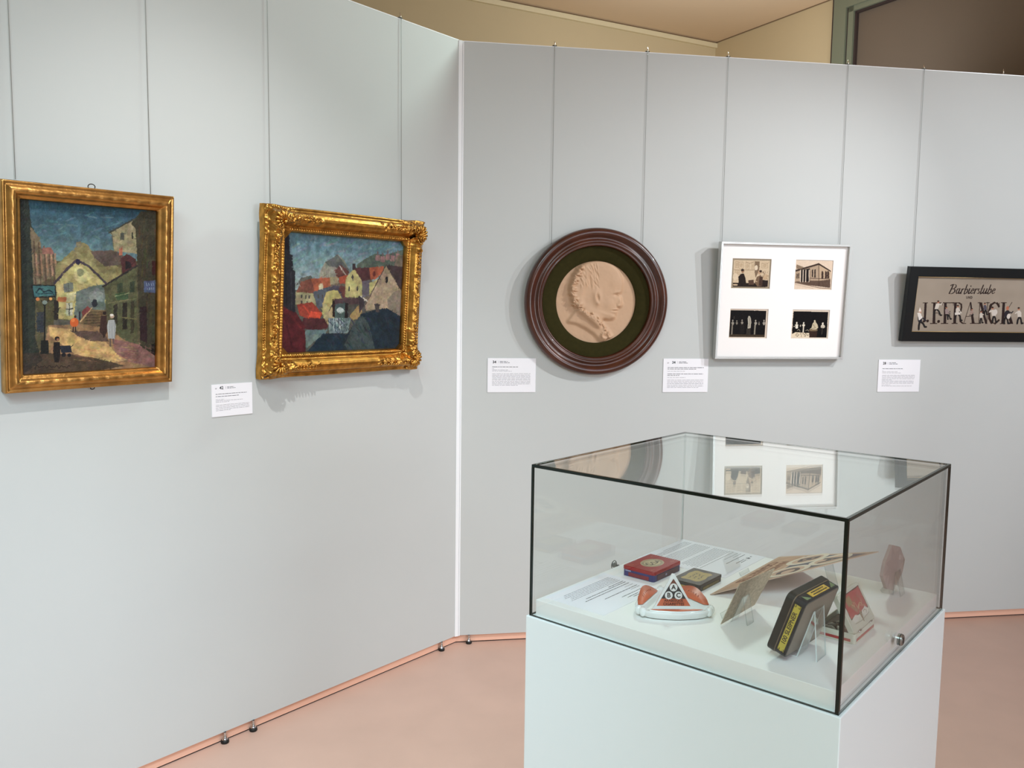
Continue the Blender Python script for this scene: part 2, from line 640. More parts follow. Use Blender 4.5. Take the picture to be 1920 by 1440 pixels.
plane_box(K, d2, n2, 1.212, 1.25, 0, 3.5, -0.08, 0.02, M_JAMB, dr)
plane_box(K, d2, n2, 1.25, 1.262, 0, 3.462, -0.08, 0.004, M_DARKLINE, dr)
plane_box(K, d2, n2, 1.212, 2.88, 3.468, 3.5, -0.08, 0.02, M_JAMB, dr)
plane_box(K, d2, n2, 1.25, 2.88, 3.456, 3.468, -0.08, 0.004, M_DARKLINE, dr)
dr.build('door_frame', o)
dr = MB()
plane_box(K, d2, n2, 1.262, 2.9, 0, 3.456, -0.06, -0.02, M_DOOR, dr)
dr.build('door_leaf', o)

mb = MB()
mb.box((-7, -5, ZC), (8, 9, ZC + 0.1), M_CEIL)
struct('ceiling', mb)
mb = MB()
mb.box((-7, -5.1, 0), (8, -5, ZC), mat('warm_white_wall', (212, 206, 192), rough=0.8))
struct('wall_front', mb)
mb = MB()
mb.box((-7.1, -5, 0), (-7, 9, ZC), M_BEIGE)
struct('wall_west', mb)
mb = MB()
mb.box((8, -5, 0), (8.1, 9, ZC), mat('grey_white_wall', (205, 203, 198), rough=0.8))
struct('wall_east', mb)

# ------------------------------------------------------------------ lamps of the room, with added fill lamps
DAY = (0.74, 0.92, 1.0)


def wallpos(side, s, out, z):
    d, n = (dL, nL) if side == 'L' else (dR, nR_)
    return P0 + d * s + n * out + Z * z


lamp('window_and_fill', 'AREA', (-5.2, -2.8, 1.6), (-0.2, 1.8, -0.2), 9, (0.74, 0.92, 1.0), shape='RECTANGLE', size=3.4, size_y=2.0)
lamp('window_and_fill', 'AREA', (4.6, -3.4, 1.8), (0.4, 1.6, 0.3), 141, (0.85, 0.945, 1.0), shape='RECTANGLE', size=3.0, size_y=1.8)  # unseen fill added for the pedestal's right face, no known window
lamp('ceiling_fill', 'AREA', (-0.6, -1.2, 3.5), (-0.6, -0.9, 0), 114, (0.635, 0.92, 1.0), shape='RECTANGLE', size=2.0, size_y=2.0)  # unseen ambient fill, added for overall brightness
lamp('ceiling_fill', 'AREA', (3.0, -1.2, 3.5), (3.0, -1.0, 0), 46, (0.5, 0.55, 1.0), shape='RECTANGLE', size=2.0, size_y=2.0)  # second unseen fill, added for ambient light on the right
lamp('rear_ceiling_fill', 'AREA', (1.3, 4.7, 2.75), (1.3, 5.4, 3.6), 12.5, (0.87, 0.93, 1.0), shape='RECTANGLE', size=1.6, size_y=0.3)  # added uplight hidden behind the partition, brightens ceiling and beige walls
lamp('track_and_fill_spot', 'SPOT', wallpos('R', 3.2, 2.1, 3.5), wallpos('R', 0.85, 0, 1.3), 205, (0.97, 0.98, 1), spot_size=0.85, spot_blend=1.0, shadow_soft_size=0.025)
lamp('track_and_fill_spot', 'SPOT', wallpos('R', 4.5, 2.4, 3.5), wallpos('R', 2.0, 0, 1.25), 285, (0.86, 0.94, 1), spot_size=0.95, spot_blend=1.0, shadow_soft_size=0.025)
lamp('track_and_fill_spot', 'SPOT', wallpos('L', -1.6, 1.35, 3.5), wallpos('L', -1.05, 0, 0.55), 130, (1, 1, 1), spot_size=1.1, spot_blend=1.0, shadow_soft_size=0.025)
lamp('track_and_fill_spot', 'SPOT', wallpos('R', 1.5, -0.30, 3.52), wallpos('L', -0.9, 0, 1.3), 170, (0.8, 1, 0.93), spot_size=2.2, spot_blend=0.6, shadow_soft_size=0.22)
lamp('track_and_fill_spot', 'SPOT', (-0.5, -0.2, 3.5), (-0.85, 2.0, 0.0), 320, (0.68, 0.84, 1), spot_size=0.8, spot_blend=1.0, shadow_soft_size=0.1)  # added fill spot making the bright daylight patch on the left floor

# ================================================================== PICTURES ON THE WALLS


def ring_grid(mb, W, H, prof, m, zf=None, seg=2, shift=None):
    """picture frame: profile (d inward, z) swept round a W x H rectangle with mitred corners"""
    C = [(0, 0), (W, 0), (W, H), (0, H)]
    D = [(1, 1), (-1, 1), (-1, -1), (1, -1)]
    T = [(1, 0), (0, 1), (-1, 0), (0, -1)]
    N = [(0, -1), (1, 0), (0, 1), (-1, 0)]
    k = len(prof)
    for s in range(4):
        a, b = C[s], C[(s + 1) % 4]
        da, db = D[s], D[(s + 1) % 4]
        Ls = W if s % 2 == 0 else H
        vs_, fs = [], []
        for i in range(seg + 1):
            t = i / seg
            for d, z in prof:
                x = (a[0] + da[0] * d) * (1 - t) + (b[0] + db[0] * d) * t
                y = (a[1] + da[1] * d) * (1 - t) + (b[1] + db[1] * d) * t
                zz = z + (zf(s, t, Ls, d) if zf and z > 0.001 else 0)
                if shift:
                    g, gt = shift(s, t, Ls, d)
                    x += N[s][0] * g + T[s][0] * gt
                    y += N[s][1] * g + T[s][1] * gt
                vs_.append((x, y, zz))
        for i in range(seg):
            for q in range(k - 1):
                fs.append((i * k + q, (i + 1) * k + q, (i + 1) * k + q + 1, i * k + q + 1))
        mb.add(vs_, fs, m, True)


# ---------------------------------------------------------------- painting 1: the stepped street
def painting_one():
    W, H, B = 0.4835, 0.587, 0.0492
    t = thing('oil_painting', 'tall oil painting of a stepped old street, in smooth gold frame, at far left', 'painting',
              wall_frame('L', -1.8436, 1.3049, 0.004, 0.0935, 0.0109), 'gilt framed oil paintings')
    prof = [(0, 0), (0, 0.030), (0.002, 0.034), (0.006, 0.034), (0.009, 0.031), (0.012, 0.033), (0.016, 0.037), (0.021, 0.041), (0.026, 0.0425),
            (0.031, 0.041), (0.035, 0.037), (0.038, 0.032), (0.041, 0.029), (0.045, 0.028), (0.0492, 0.023), (0.0492, 0.012)]

    def zf(s, tt, L, d):
        if 0.011 < d < 0.039:
            ph = tt * L / 0.042
            k = math.sin(math.pi * (d - 0.011) / 0.028)
            return 0.0015 * k * (min(1.0, abs((ph % 1) * 2 - 1) * 1.6) - 0.6) * (1.0 if d > 0.022 else 0.1)
        return 0
    mb = MB()
    ring_grid(mb, W, H, prof, M_GOLD1, zf, seg=110)
    fr = mb.build('frame', t)
    mb = MB()
    mb.box((0.01, 0.01, 0.0), (W - 0.01, H - 0.01, 0.010), mat('raw_wood', (120, 90, 60), rough=0.8))
    mb.build('backing_board', t)
    for nm, y, r in (('hanging_ring', H + 0.004, 0.010), ('lower_eyelet', -0.004, 0.006)):
        mb = MB()
        mb.tube([(W / 2 + r * math.cos(a), y + r * 0.8 * math.sin(a), 0.014) for a in np.linspace(0, 2 * math.pi, 17)], 0.0014, mat('dark_iron', (42, 36, 30), rough=0.4, metal=0.6), 6)
        mb.build(nm, t)
    Q = [(120, 208), (883, 278), (883, 1162), (140, 1206)]
    a = Art(380, 486, Q, (70, 100, 118), 3, warp=1.1, cell=7)
    full = [(50, 100), (1000, 100), (1000, 1300), (50, 1300)]
    a.grad(full, (52, 88, 106), (112, 142, 142), 260, 560)
    a.poly([(100, 150), (900, 220), (900, 300), (180, 262)], (38, 78, 94))
    a.poly([(200, 560), (800, 560), (800, 1300), (100, 1300)], (96, 88, 62))
    for i in range(60):
        x, y = rng.uniform(200, 760), rng.uniform(300, 540)
        a.line([(x, y), (x + rng.uniform(20, 70), y + rng.uniform(-25, 10))], 9, (95 + rng.uniform(-20, 25), 128 + rng.uniform(-16, 18), 138), a=0.5)
    a.poly([(90, 180), (175, 215), (190, 360), (240, 440), (262, 560), (215, 690), (215, 1000), (245, 1100), (240, 1230), (90, 1230)], (46, 54, 46))
    a.poly([(110, 190), (150, 215), (170, 700), (180, 1200), (110, 1230)], (34, 42, 38))
    a.poly([(185, 365), (240, 430), (250, 500), (312, 498), (326, 560), (322, 640), (240, 690), (205, 690)], (128, 112, 84))
    for x in (205, 232, 262, 290, 312):
        a.line([(x, 440 + (x - 205) * 0.7), (x + 12, 690)], 9, (96, 76, 60))
        a.line([(x + 12, 520), (x + 22, 640)], 10, (172, 130, 100))
    a.poly([(250, 490), (300, 480), (318, 520), (255, 520)], (150, 96, 84))
    a.poly([(325, 590), (440, 480), (462, 452), (500, 465), (560, 540), (690, 600), (700, 660), (600, 690), (330, 690)], (142, 130, 84))
    a.poly([(440, 455), (465, 448), (470, 480), (440, 490)], (128, 118, 88))
    a.poly([(360, 570), (450, 510), (520, 560), (600, 640), (480, 620)], (164, 152, 100), 0.7)
    a.poly([(520, 505), (655, 498), (700, 530), (700, 580), (600, 590), (545, 545)], (98, 82, 72))
    a.poly([(625, 398), (770, 318), (780, 520), (650, 505), (642, 420)], (156, 144, 108))
    a.line([(622, 402), (775, 316)], 9, (66, 66, 58)); a.line([(640, 410), (650, 500)], 4, (100, 92, 70))
    a.poly([(684, 405), (706, 400), (706, 440), (684, 442)], (82, 84, 74)); a.poly([(748, 400), (756, 398), (756, 435), (748, 436)], (52, 52, 46))
    a.poly([(680, 488), (698, 486), (698, 526), (680, 528)], (190, 112, 88))
    a.poly([(686, 545), (720, 520), (772, 548), (776, 600), (700, 640)], (84, 46, 46)); a.poly([(715, 560), (745, 568), (745, 600), (715, 610)], (40, 34, 36))
    a.poly([(745, 350), (800, 282), (900, 270), (900, 1190), (800, 1040), (782, 700), (778, 520), (770, 380)], (66, 62, 46))
    for i in range(40):
        x, y = rng.uniform(785, 880), rng.uniform(300, 950)
        a.line([(x, y), (x + rng.uniform(-6, 6), y + rng.uniform(30, 90))], 8, (rng.uniform(50, 96), rng.uniform(46, 84), rng.uniform(32, 58)), a=0.6)
    a.poly([(325, 680), (450, 552), (590, 670), (606, 700), (604, 838), (520, 840), (470, 880), (430, 892), (345, 890), (330, 760)], (188, 174, 110))
    a.poly([(430, 600), (470, 590), (540, 650), (470, 690), (430, 660)], (212, 200, 136)); a.poly([(390, 745), (440, 735), (430, 790), (385, 790)], (210, 200, 146))
    a.poly([(442, 735), (520, 705), (600, 690), (606, 840), (530, 838), (480, 880), (440, 905), (430, 850), (440, 800)], (104, 116, 108))
    a.poly([(515, 740), (560, 712), (592, 745), (590, 790), (515, 790)], (130, 138, 132)); a.ell(545, 800, 17, 26, (42, 46, 52))
    a.line([(322, 684), (385, 610), (445, 556), (510, 590), (606, 684)], 15, (70, 60, 68)); a.ell(452, 566, 13, 20, (44, 38, 62))
    a.ell(465, 625, 22, 26, (148, 148, 108))
    a.poly([(372, 690), (424, 680), (426, 732), (374, 738)], (116, 122, 112)); a.line([(398, 684), (399, 736)], 3, (70, 72, 66))
    a.poly([(384, 800), (424, 796), (424, 868), (388, 872)], (196, 194, 168)); a.line([(404, 798), (405, 870)], 5, (52, 56, 56)); a.line([(386, 832), (424, 830)], 5, (52, 56, 56))
    a.poly([(340, 764), (388, 764), (388, 792), (340, 794)], (196, 116, 66))
    a.poly([(596, 700), (690, 640), (776, 590), (784, 1030), (690, 1000), (640, 900), (612, 850)], (90, 92, 62))
    a.line([(592, 704), (778, 588)], 12, (52, 46, 44))
    for x, y, w_, h_, c in ((670, 690, 30, 50, (58, 70, 50)), (740, 680, 26, 60, (52, 62, 46)), (660, 745, 70, 36, (66, 92, 60)), (650, 810, 22, 110, (50, 46, 38)), (700, 800, 26, 150, (46, 42, 34)), (745, 790, 20, 180, (60, 56, 40))):
        a.poly([(x, y), (x + w_, y - 8), (x + w_, y + h_ - 4), (x, y + h_)], c)
    a.line([(655, 760), (735, 742)], 5, (150, 160, 110)); a.line([(620, 800), (775, 772)], 6, (120, 116, 78)); a.line([(690, 880), (780, 890)], 8, (112, 104, 66))
    a.poly([(818, 675), (884, 668), (884, 742), (820, 738)], (74, 86, 116))
    for q in range(4):
        a.line([(832 + 12 * q, 684), (836 + 12 * q, 700)], 3, (170, 180, 196)); a.line([(836 + 12 * q, 712), (838 + 12 * q, 722)], 3, (170, 180, 196))
    a.poly([(795, 820), (835, 815), (838, 1020), (800, 1010)], (48, 30, 34))
    a.poly([(862, 560), (884, 560), (884, 640), (862, 640)], (58, 22, 24)); a.poly([(862, 1030), (884, 1030), (884, 1100), (862, 1090)], (16, 14, 14))
    a.poly([(200, 698), (322, 700), (326, 756), (205, 762)], (66, 116, 118)); a.line([(196, 696), (325, 698), (328, 760), (206, 766), (196, 696)], 7, (26, 30, 32))
    a.line([(220, 738), (240, 715), (262, 735), (290, 725), (312, 738)], 8, (22, 44, 54)); a.line([(230, 745), (310, 745)], 5, (22, 44, 54))
    a.poly([(215, 770), (320, 765), (330, 920), (240, 930)], (84, 80, 52)); a.poly([(318, 775), (345, 790), (345, 905), (320, 900)], (44, 40, 34))
    a.poly([(220, 850), (262, 846), (264, 965), (226, 960)], (52, 58, 66))
    a.poly([(470, 872), (528, 835), (606, 838), (612, 940), (470, 935)], (116, 94, 64))
    for i in range(6):
        a.line([(488, 850 + i * 16), (608, 846 + i * 16)], 5, (72, 56, 40))
    a.line([(465, 905), (530, 825)], 9, (196, 164, 112)); a.poly([(470, 850), (505, 815), (525, 830), (480, 880)], (134, 66, 62))
    a.poly([(320, 895), (430, 890), (432, 930), (315, 932)], (98, 96, 86))
    a.poly([(285, 925), (480, 920), (620, 940), (700, 1000), (900, 1110), (900, 1230), (100, 1230), (210, 1130), (270, 1020)], (160, 122, 84))
    a.poly([(290, 935), (410, 945), (470, 985), (520, 1015), (610, 1020), (660, 1080), (740, 1120), (620, 1140), (430, 1085), (300, 985)], (216, 174, 108))
    a.poly([(410, 955), (600, 960), (625, 1015), (520, 1012), (450, 985)], (98, 76, 66))
    a.poly([(640, 1000), (784, 1030), (900, 1110), (900, 1170), (740, 1132), (660, 1078)], (144, 100, 92))
    a.poly([(100, 1110), (240, 1080), (430, 1092), (560, 1112), (720, 1155), (540, 1185), (140, 1230)], (84, 66, 50))
    a.poly([(100, 1090), (230, 1080), (260, 1120), (150, 1200)], (58, 50, 42))
    for i in range(60):
        x, y = rng.uniform(430, 740), rng.uniform(1020, 1130)
        a.line([(x, y), (x + 45, y + 6)], 4, (rng.uniform(170, 232), rng.uniform(120, 186), rng.uniform(80, 120)), a=0.45)
    for i in range(40):
        x, y = rng.uniform(660, 870), rng.uniform(1030, 1140)
        a.line([(x, y), (x + 30, y + 12)], 4, (rng.uniform(110, 176), rng.uniform(76, 120), rng.uniform(80, 110)), a=0.5)
    for ch in range(3):
        a.img[..., ch] *= 1 + 0.15 * smooth_noise(a.nx, a.ny, 17, 90) + 0.10 * smooth_noise(a.nx, a.ny, 6, 91) + 0.04 * smooth_noise(a.nx, a.ny, 9, 92 + ch)
    a.strokes(900, 13, 2.6, 0.09)
    a.strokes(5000, 6, 1.3, 0.09)
    a.X, a.Y = np.meshgrid(np.arange(a.nx, dtype=float), np.arange(a.ny, dtype=float))
    a.img = (a.img * 0.88 + a.img.mean(axis=2, keepdims=True) * 0.12) * 0.90
    # lamp post, people, cart
    a.line([(267, 790), (267, 1080)], 9, (22, 24, 24)); a.poly([(246, 1010), (288, 1010), (290, 1086), (244, 1088)], (24, 26, 24))
    a.line([(248, 782), (266, 818), (288, 782)], 5, (24, 24, 22)); a.ell(267, 794, 15, 13, (120, 132, 124)); a.ell(228, 776, 11, 11, (190, 120, 74)); a.ell(300, 774, 9, 10, (206, 150, 90))
    a.line([(240, 766), (300, 764)], 5, (30, 32, 30))
    a.ell(432, 908, 27, 30, (192, 92, 46)); a.ell(424, 896, 12, 12, (214, 120, 66)); a.line([(427, 935), (425, 962)], 7, (40, 30, 28)); a.line([(438, 935), (440, 960)], 7, (40, 30, 28)); a.ell(437, 875, 8, 9, (52, 38, 34))
    a.line([(462, 850), (462, 890)], 12, (40, 44, 52))
    a.poly([(580, 870), (612, 868), (616, 960), (600, 992), (572, 960)], (58, 40, 36)); a.ell(600, 856, 13, 12, (40, 30, 28)); a.line([(595, 960), (597, 992)], 9, (46, 34, 30))
    a.poly([(622, 895), (655, 893), (664, 930), (658, 1002), (622, 1000), (614, 930)], (156, 158, 156)); a.ell(642, 874, 14, 13, (172, 148, 128)); a.ell(640, 866, 12, 8, (216, 210, 200))
    for q in range(8):
        a.line([(626 + 4 * q, 900), (622 + 5 * q, 998)], 2.5, (108, 112, 118) if q % 2 else (190, 190, 186))
    a.line([(632, 1002), (634, 1042)], 8, (88, 74, 70)); a.line([(650, 1002), (652, 1025)], 7, (88, 74, 70))
    a.poly([(318, 1020), (352, 1018), (356, 1090), (346, 1136), (322, 1134), (314, 1070)], (28, 24, 24)); a.ell(337, 1000, 15, 15, (30, 24, 24)); a.ell(341, 1006, 8, 9, (140, 96, 74))
    a.poly([(352, 1040), (412, 1038), (420, 1078), (360, 1082)], (34, 38, 48)); a.ell(374, 1092, 14, 14, (26, 26, 30)); a.ell(405, 1094, 12, 12, (26, 26, 30)); a.line([(410, 1052), (426, 1036)], 4, (30, 30, 34))
    xs = np.linspace(210, 410, 40)
    a.line([(x, 1160 + 9 * math.sin(x * 0.23) * math.sin(x * 0.05)) for x in xs], 3.5, (34, 26, 22))
    a.line([(222, 1150), (214, 1176)], 4, (34, 26, 22)); a.line([(240, 1185), (300, 1176), (360, 1182)], 2.5, (40, 30, 26))
    a.grain(5)
    rel = (smooth_noise(a.nx, a.ny, 4, 9) + smooth_noise(a.nx, a.ny, 2, 19)) * 0.00018
    a.build('canvas', W - 2 * B + 0.002, H - 2 * B + 0.002, paint_mat('oil_paint', 0.45, 0.10, 260, spec=0.3), t, 0.0135, rel, B - 0.001, B - 0.001)


painting_one()


# ---------------------------------------------------------------- painting 2: roofs of the old town, ornate frame
def painting_two():
    W, H, B = 0.745, 0.609, 0.089
    t = thing('oil_painting', 'wide oil painting of clustered red roofs in carved ornate gold frame', 'painting',
              wall_frame('L', -1.0336, 1.2988, 0.006, 0.0692, 0.003), 'gilt framed oil paintings')
    prof0 = [(0, 0), (0, 0.026), (0.002, 0.029), (0.007, 0.030), (0.010, 0.028), (0.014, 0.030), (0.022, 0.042), (0.034, 0.049), (0.044, 0.051), (0.054, 0.047),
             (0.062, 0.038), (0.067, 0.031), (0.071, 0.029), (0.075, 0.032), (0.079, 0.033), (0.083, 0.030), (0.086, 0.023), (0.089, 0.018), (0.089, 0.008)]
    # resample the profile finely
    prof = [prof0[0], prof0[1]]
    for (d0, z0), (d1_, z1) in zip(prof0[1:-1], prof0[2:]):
        n = max(1, int((d1_ - d0) / 0.0016))
        for i in range(1, n + 1):
            prof.append((d0 + (d1_ - d0) * i / n, z0 + (z1 - z0) * i / n))
    R = random.Random(5)
    bumps = {}
    for s in range(4):
        L = W if s % 2 == 0 else H
        lst = []
        for i in range(150):
            u = R.choice((0, 1))
            along = R.uniform(0.0, 0.125) if R.random() < 0.75 else R.uniform(0.1, 0.235)
            d = R.uniform(0.004, 0.078) if along < 0.11 else R.gauss(0.040, 0.009)
            lst.append((along if u == 0 else L - along, d, R.uniform(0.0025, 0.0065), R.uniform(0.003, 0.010) * (1.0 if along < 0.12 else 0.6)))
        if s % 2 == 1:                    # the upright members carry foliage along their middle too
            for i in range(70):
                lst.append((R.uniform(0.2, L - 0.2), R.gauss(0.036, 0.008), R.uniform(0.002, 0.005), R.uniform(0.002, 0.006)))
        bumps[s] = lst
    cache = {}

    def zf(s, tt, L, d):
        key = (s, round(tt, 5))
        if key not in cache:
            # true position along the member varies with d through the mitre; the middle of the member is near enough
            cache[key] = None
        x = d * (1 - tt) + (L - d) * tt
        z = 0
        for bx, bd, r, h in bumps[s]:
            dx = x - bx
            if -0.014 < dx < 0.014:
                q = (dx * dx + (d - bd) ** 2) / (r * r)
                if q < 5:
                    z += h * math.exp(-q)
        e = min(x, L - x)
        k = max(0, 1 - e / 0.13)
        fade = min(1.0, d / 0.006, (0.088 - d) / 0.008)
        z += 0.022 * k ** 0.7 * math.exp(-((d - 0.036) / 0.024) ** 2)
        # rocaille scrolls
        rr = math.hypot(e - 0.05, d - 0.045)
        z += 0.003 * k * math.sin(rr * 520 + 2 * math.atan2(d - 0.045, e - 0.05))
        z += 0.007 * math.exp(-((x - L / 2) / 0.05) ** 2) * math.exp(-((d - 0.030) / 0.016) ** 2) * (s % 2)
        z = min(z, 0.034)
        if d > 0.071:
            z = 0.0014 * math.sin(x * 620) if d < 0.083 and k < 0.25 else z * 0.7
        if d < 0.012:
            z += 0.0008 * math.sin(x * 700)
        return z * max(0, fade)

    def sil(x, L):
        e = min(x, L - x)
        return 0.3 * (0.014 * math.exp(-((e - 0.028) / 0.036) ** 2) - 0.003 * math.exp(-((e - 0.14) / 0.05) ** 2))

    def shift(s, tt, L, d):
        f = max(0.0, 1 - d / 0.04) if d > 0 else 1
        g = sil(d * (1 - tt) + (L - d) * tt, L)
        gc = sil(0, L)
        e0 = max(0, 1 - tt * L / 0.06) ** 2
        e1 = max(0, 1 - (1 - tt) * L / 0.06) ** 2
        gc0 = 0.3 * 0.014 * math.exp(-((0.028) / 0.036) ** 2)
        g = g * (1 - e0 - e1) + gc0 * (e0 + e1)
        return f * g, f * gc0 * (e1 - e0)
    mb = MB()
    ring_grid(mb, W, H, prof, M_GOLD2, zf, seg=230, shift=shift)
    # chamfered inner corners
    c = 0.024
    for cx, cy, sx, sy in ((B, B, 1, 1), (W - B, B, -1, 1), (W - B, H - B, -1, -1), (B, H - B, 1, -1)):
        poly = [(cx - sx * 0.012, cy - sy * 0.012), (cx + sx * c, cy - sy * 0.006), (cx + sx * c * 0.62, cy + sy * c * 0.2), (cx + sx * c * 0.2, cy + sy * c * 0.62), (cx - sx * 0.006, cy + sy * c)]
        mb.prism(poly, 0.012, 0.027, M_GOLD2)
    fr = mb.build('frame', t)
    # carved shells at the corners
    for cx, cy, an in ((0.055, 0.055, 225), (W - 0.055, 0.055, 315), (W - 0.055, H - 0.055, 45), (0.055, H - 0.055, 135)):
        mb = MB()
        for k in range(-3, 4):
            a_ = math.radians(an + k * 24)
            pts = [(cx + math.cos(a_) * r, cy + math.sin(a_) * r, 0.062 + 0.014 * math.sin(r / 0.048 * math.pi)) for r in np.linspace(0.006, 0.046 - abs(k) * 0.003, 7)]
            mb.tube(pts, [0.002, 0.0035, 0.0048, 0.0055, 0.0058, 0.005, 0.0026], M_GOLD2, 7)
        for k in (-1, 1):
            cc = (cx + k * 0.022 * math.cos(math.radians(an + 90)), cy + k * 0.022 * math.sin(math.radians(an + 90)))
            pts = []
            for q in range(26):
                th = q / 25 * 3.6 * math.pi
                r = 0.014 * (1 - q / 34)
                pts.append((cc[0] + r * math.cos(th * k + math.radians(an)), cc[1] + r * math.sin(th * k + math.radians(an)), 0.068 + 0.010 * q / 25))
            mb.tube(pts, 0.0028, M_GOLD2, 6)
        mb.lathe([(0.0001, 0.014), (0.004, 0.0125), (0.007, 0.008), (0.008, 0)], M_GOLD2, 14, (cx, cy, 0.067))
        mb.build('corner_ornament', fr)
    # leafy sprays running from the corners
    for s in range(4):
        L = W if s % 2 == 0 else H
        for e in (0, 1):
            mb = MB()
            for q in range(9):
                x = 0.105 + q * 0.0135
                for sgn in (-1, 1):
                    ln = 0.015 * (1 - q / 14)
                    p0, p1 = (x, 0.036), (x + ln, 0.036 + sgn * ln * 0.75)
                    pm = ((p0[0] + p1[0]) / 2 - 0.001, (p0[1] + p1[1]) / 2 + sgn * 0.002)
                    pts3 = []
                    for (a0, b0), zz in ((p0, 0.050), (pm, 0.0545), (p1, 0.050)):
                        aa = a0 if e == 0 else L - a0
                        if s == 0: P = (aa, b0)
                        elif s == 1: P = (W - b0, aa)
                        elif s == 2: P = (W - aa, H - b0)
                        else: P = (b0, H - aa)
                        pts3.append((P[0], P[1], zz))
                    mb.tube(pts3, [0.0016, 0.0032, 0.001], M_GOLD2, 6)
            mb.build('leaf_spray', fr)
    mb = MB()
    mb.box((0.012, 0.012, 0.0), (W - 0.012, H - 0.012, 0.008), MATS['raw_wood'])
    mb.build('backing_board', t)
    Q = [(275, 270), (1121, 350), (1099, 1110), (254, 1143)]
    a = Art(450, 348, Q, (110, 140, 146), 21, warp=1.0, cell=6)
    full = [(100, 100), (1300, 100), (1300, 1300), (100, 1300)]
    a.grad(full, (96, 132, 144), (150, 168, 166), 330, 640)
    for i in range(90):
        x, y = rng.uniform(340, 1080), rng.uniform(310, 580)
        a.line([(x, y), (x + rng.uniform(20, 80), y - rng.uniform(5, 40))], 12, (118 + rng.uniform(-24, 34), 146 + rng.uniform(-18, 22), 152 + rng.uniform(-14, 14)), a=0.45)
    a.poly([(250, 690), (1200, 640), (1200, 1300), (200, 1300)], (84, 82, 74))
    a.poly([(430, 640), (900, 600), (900, 760), (400, 760)], (112, 100, 84))
    a.poly([(790, 510), (850, 470), (920, 430), (1000, 440), (1130, 400), (1130, 560), (800, 540)], (84, 98, 86))
    for x, y in ((940, 440), (975, 450), (1010, 435), (1045, 445), (1080, 430)):
        a.poly([(x - 16, y + 40), (x - 14, y), (x + 14, y), (x + 16, y + 42)], (148, 112, 108)); a.line([(x, y - 22), (x, y)], 10, (110, 92, 92))
    a.poly([(1060, 500), (1085, 440), (1125, 445), (1125, 530), (1060, 530)], (122, 108, 92))
    a.poly([(528, 600), (540, 545), (570, 490), (640, 450), (660, 432), (705, 478), (745, 548), (735, 610)], (140, 138, 122))
    a.poly([(570, 492), (658, 434), (745, 548), (700, 560), (640, 520), (600, 520)], (96, 100, 96))
    for x in range(550, 600, 14):
        a.line([(x, 530), (x, 600)], 3, (96, 92, 82))
    a.poly([(640, 545), (680, 505), (742, 560), (725, 600), (650, 600)], (104, 62, 56)); a.line([(672, 515), (716, 580)], 6, (186, 178, 170))
    a.poly([(360, 660), (400, 600), (470, 582), (486, 612), (400, 640)], (92, 92, 86))
    a.poly([(368, 700), (400, 630), (480, 604), (500, 700), (480, 720), (368, 716)], (126, 72, 58))
    a.poly([(472, 606), (604, 600), (615, 650), (560, 715), (500, 700)], (168, 88, 60)); a.ell(542, 668, 17, 24, (206, 190, 152))
    a.poly([(604, 600), (660, 590), (664, 640), (610, 650)], (150, 138, 106)); a.poly([(664, 596), (735, 582), (728, 640), (672, 645)], (182, 80, 56))
    a.poly([(362, 700), (486, 712), (512, 800), (362, 790)], (160, 152, 112)); a.poly([(486, 700), (612, 660), (640, 760), (520, 826)], (80, 88, 98))
    for x, y in ((400, 720), (430, 725), (455, 725), (520, 720), (548, 722), (575, 722), (400, 765), (440, 768)):
        a.poly([(x, y), (x + 11, y), (x + 11, y + 26), (x, y + 26)], (70, 68, 64))
    a.poly([(553, 790), (580, 700), (628, 690), (660, 680), (692, 748), (640, 760), (600, 830), (560, 830)], (186, 172, 104)); a.poly([(590, 690), (630, 655), (700, 665), (720, 750), (690, 745), (660, 690)], (74, 68, 82))
    a.poly([(664, 665), (720, 660), (725, 748), (700, 748)], (108, 60, 56))
    a.poly([(714, 742), (716, 605), (775, 532), (832, 622), (834, 742)], (182, 172, 110)); a.poly([(832, 620), (884, 610), (882, 730), (834, 742)], (104, 96, 104))
    a.poly([(772, 532), (885, 528), (905, 560), (890, 618), (832, 628)], (82, 48, 50)); a.poly([(880, 530), (985, 520), (982, 560), (930, 610), (892, 618)], (176, 88, 60)); a.ell(916, 575, 12, 18, (120, 50, 44))
    a.poly([(882, 640), (945, 615), (940, 640), (885, 730)], (186, 174, 110)); a.poly([(764, 500), (786, 500), (786, 545), (764, 548)], (60, 48, 52))
    for x, y in ((742, 680), (798, 680), (765, 596)):
        a.ell(x, y, 8, 17, (66, 66, 62))
    a.poly([(855, 790), (925, 650), (1000, 512), (1060, 590), (1110, 690), (1115, 900), (1010, 840), (930, 830), (862, 840)], (170, 148, 118)); a.poly([(1010, 760), (1060, 700), (1112, 690), (1112, 900), (1020, 830)], (130, 116, 100))
    a.poly([(1000, 510), (1125, 528), (1125, 720), (1085, 660), (1050, 590)], (64, 52, 54)); a.ell(1006, 615, 14, 26, (30, 30, 34))
    a.line([(858, 795), (1000, 512)], 6, (74, 60, 56)); a.line([(1000, 512), (1112, 700)], 6, (60, 50, 50))
    a.poly([(372, 790), (480, 775), (556, 858), (530, 905), (440, 890), (390, 870)], (148, 56, 42)); a.poly([(470, 840), (550, 850), (535, 895), (455, 880)], (204, 70, 46)); a.line([(420, 800), (470, 870)], 10, (196, 66, 46))
    a.poly([(555, 780), (600, 800), (596, 860), (566, 900), (553, 860)], (186, 174, 116))
    a.poly([(560, 905), (632, 790), (640, 900), (620, 960)], (176, 156, 112)); a.poly([(632, 752), (805, 745), (832, 790), (740, 795), (640, 800)], (84, 62, 66))
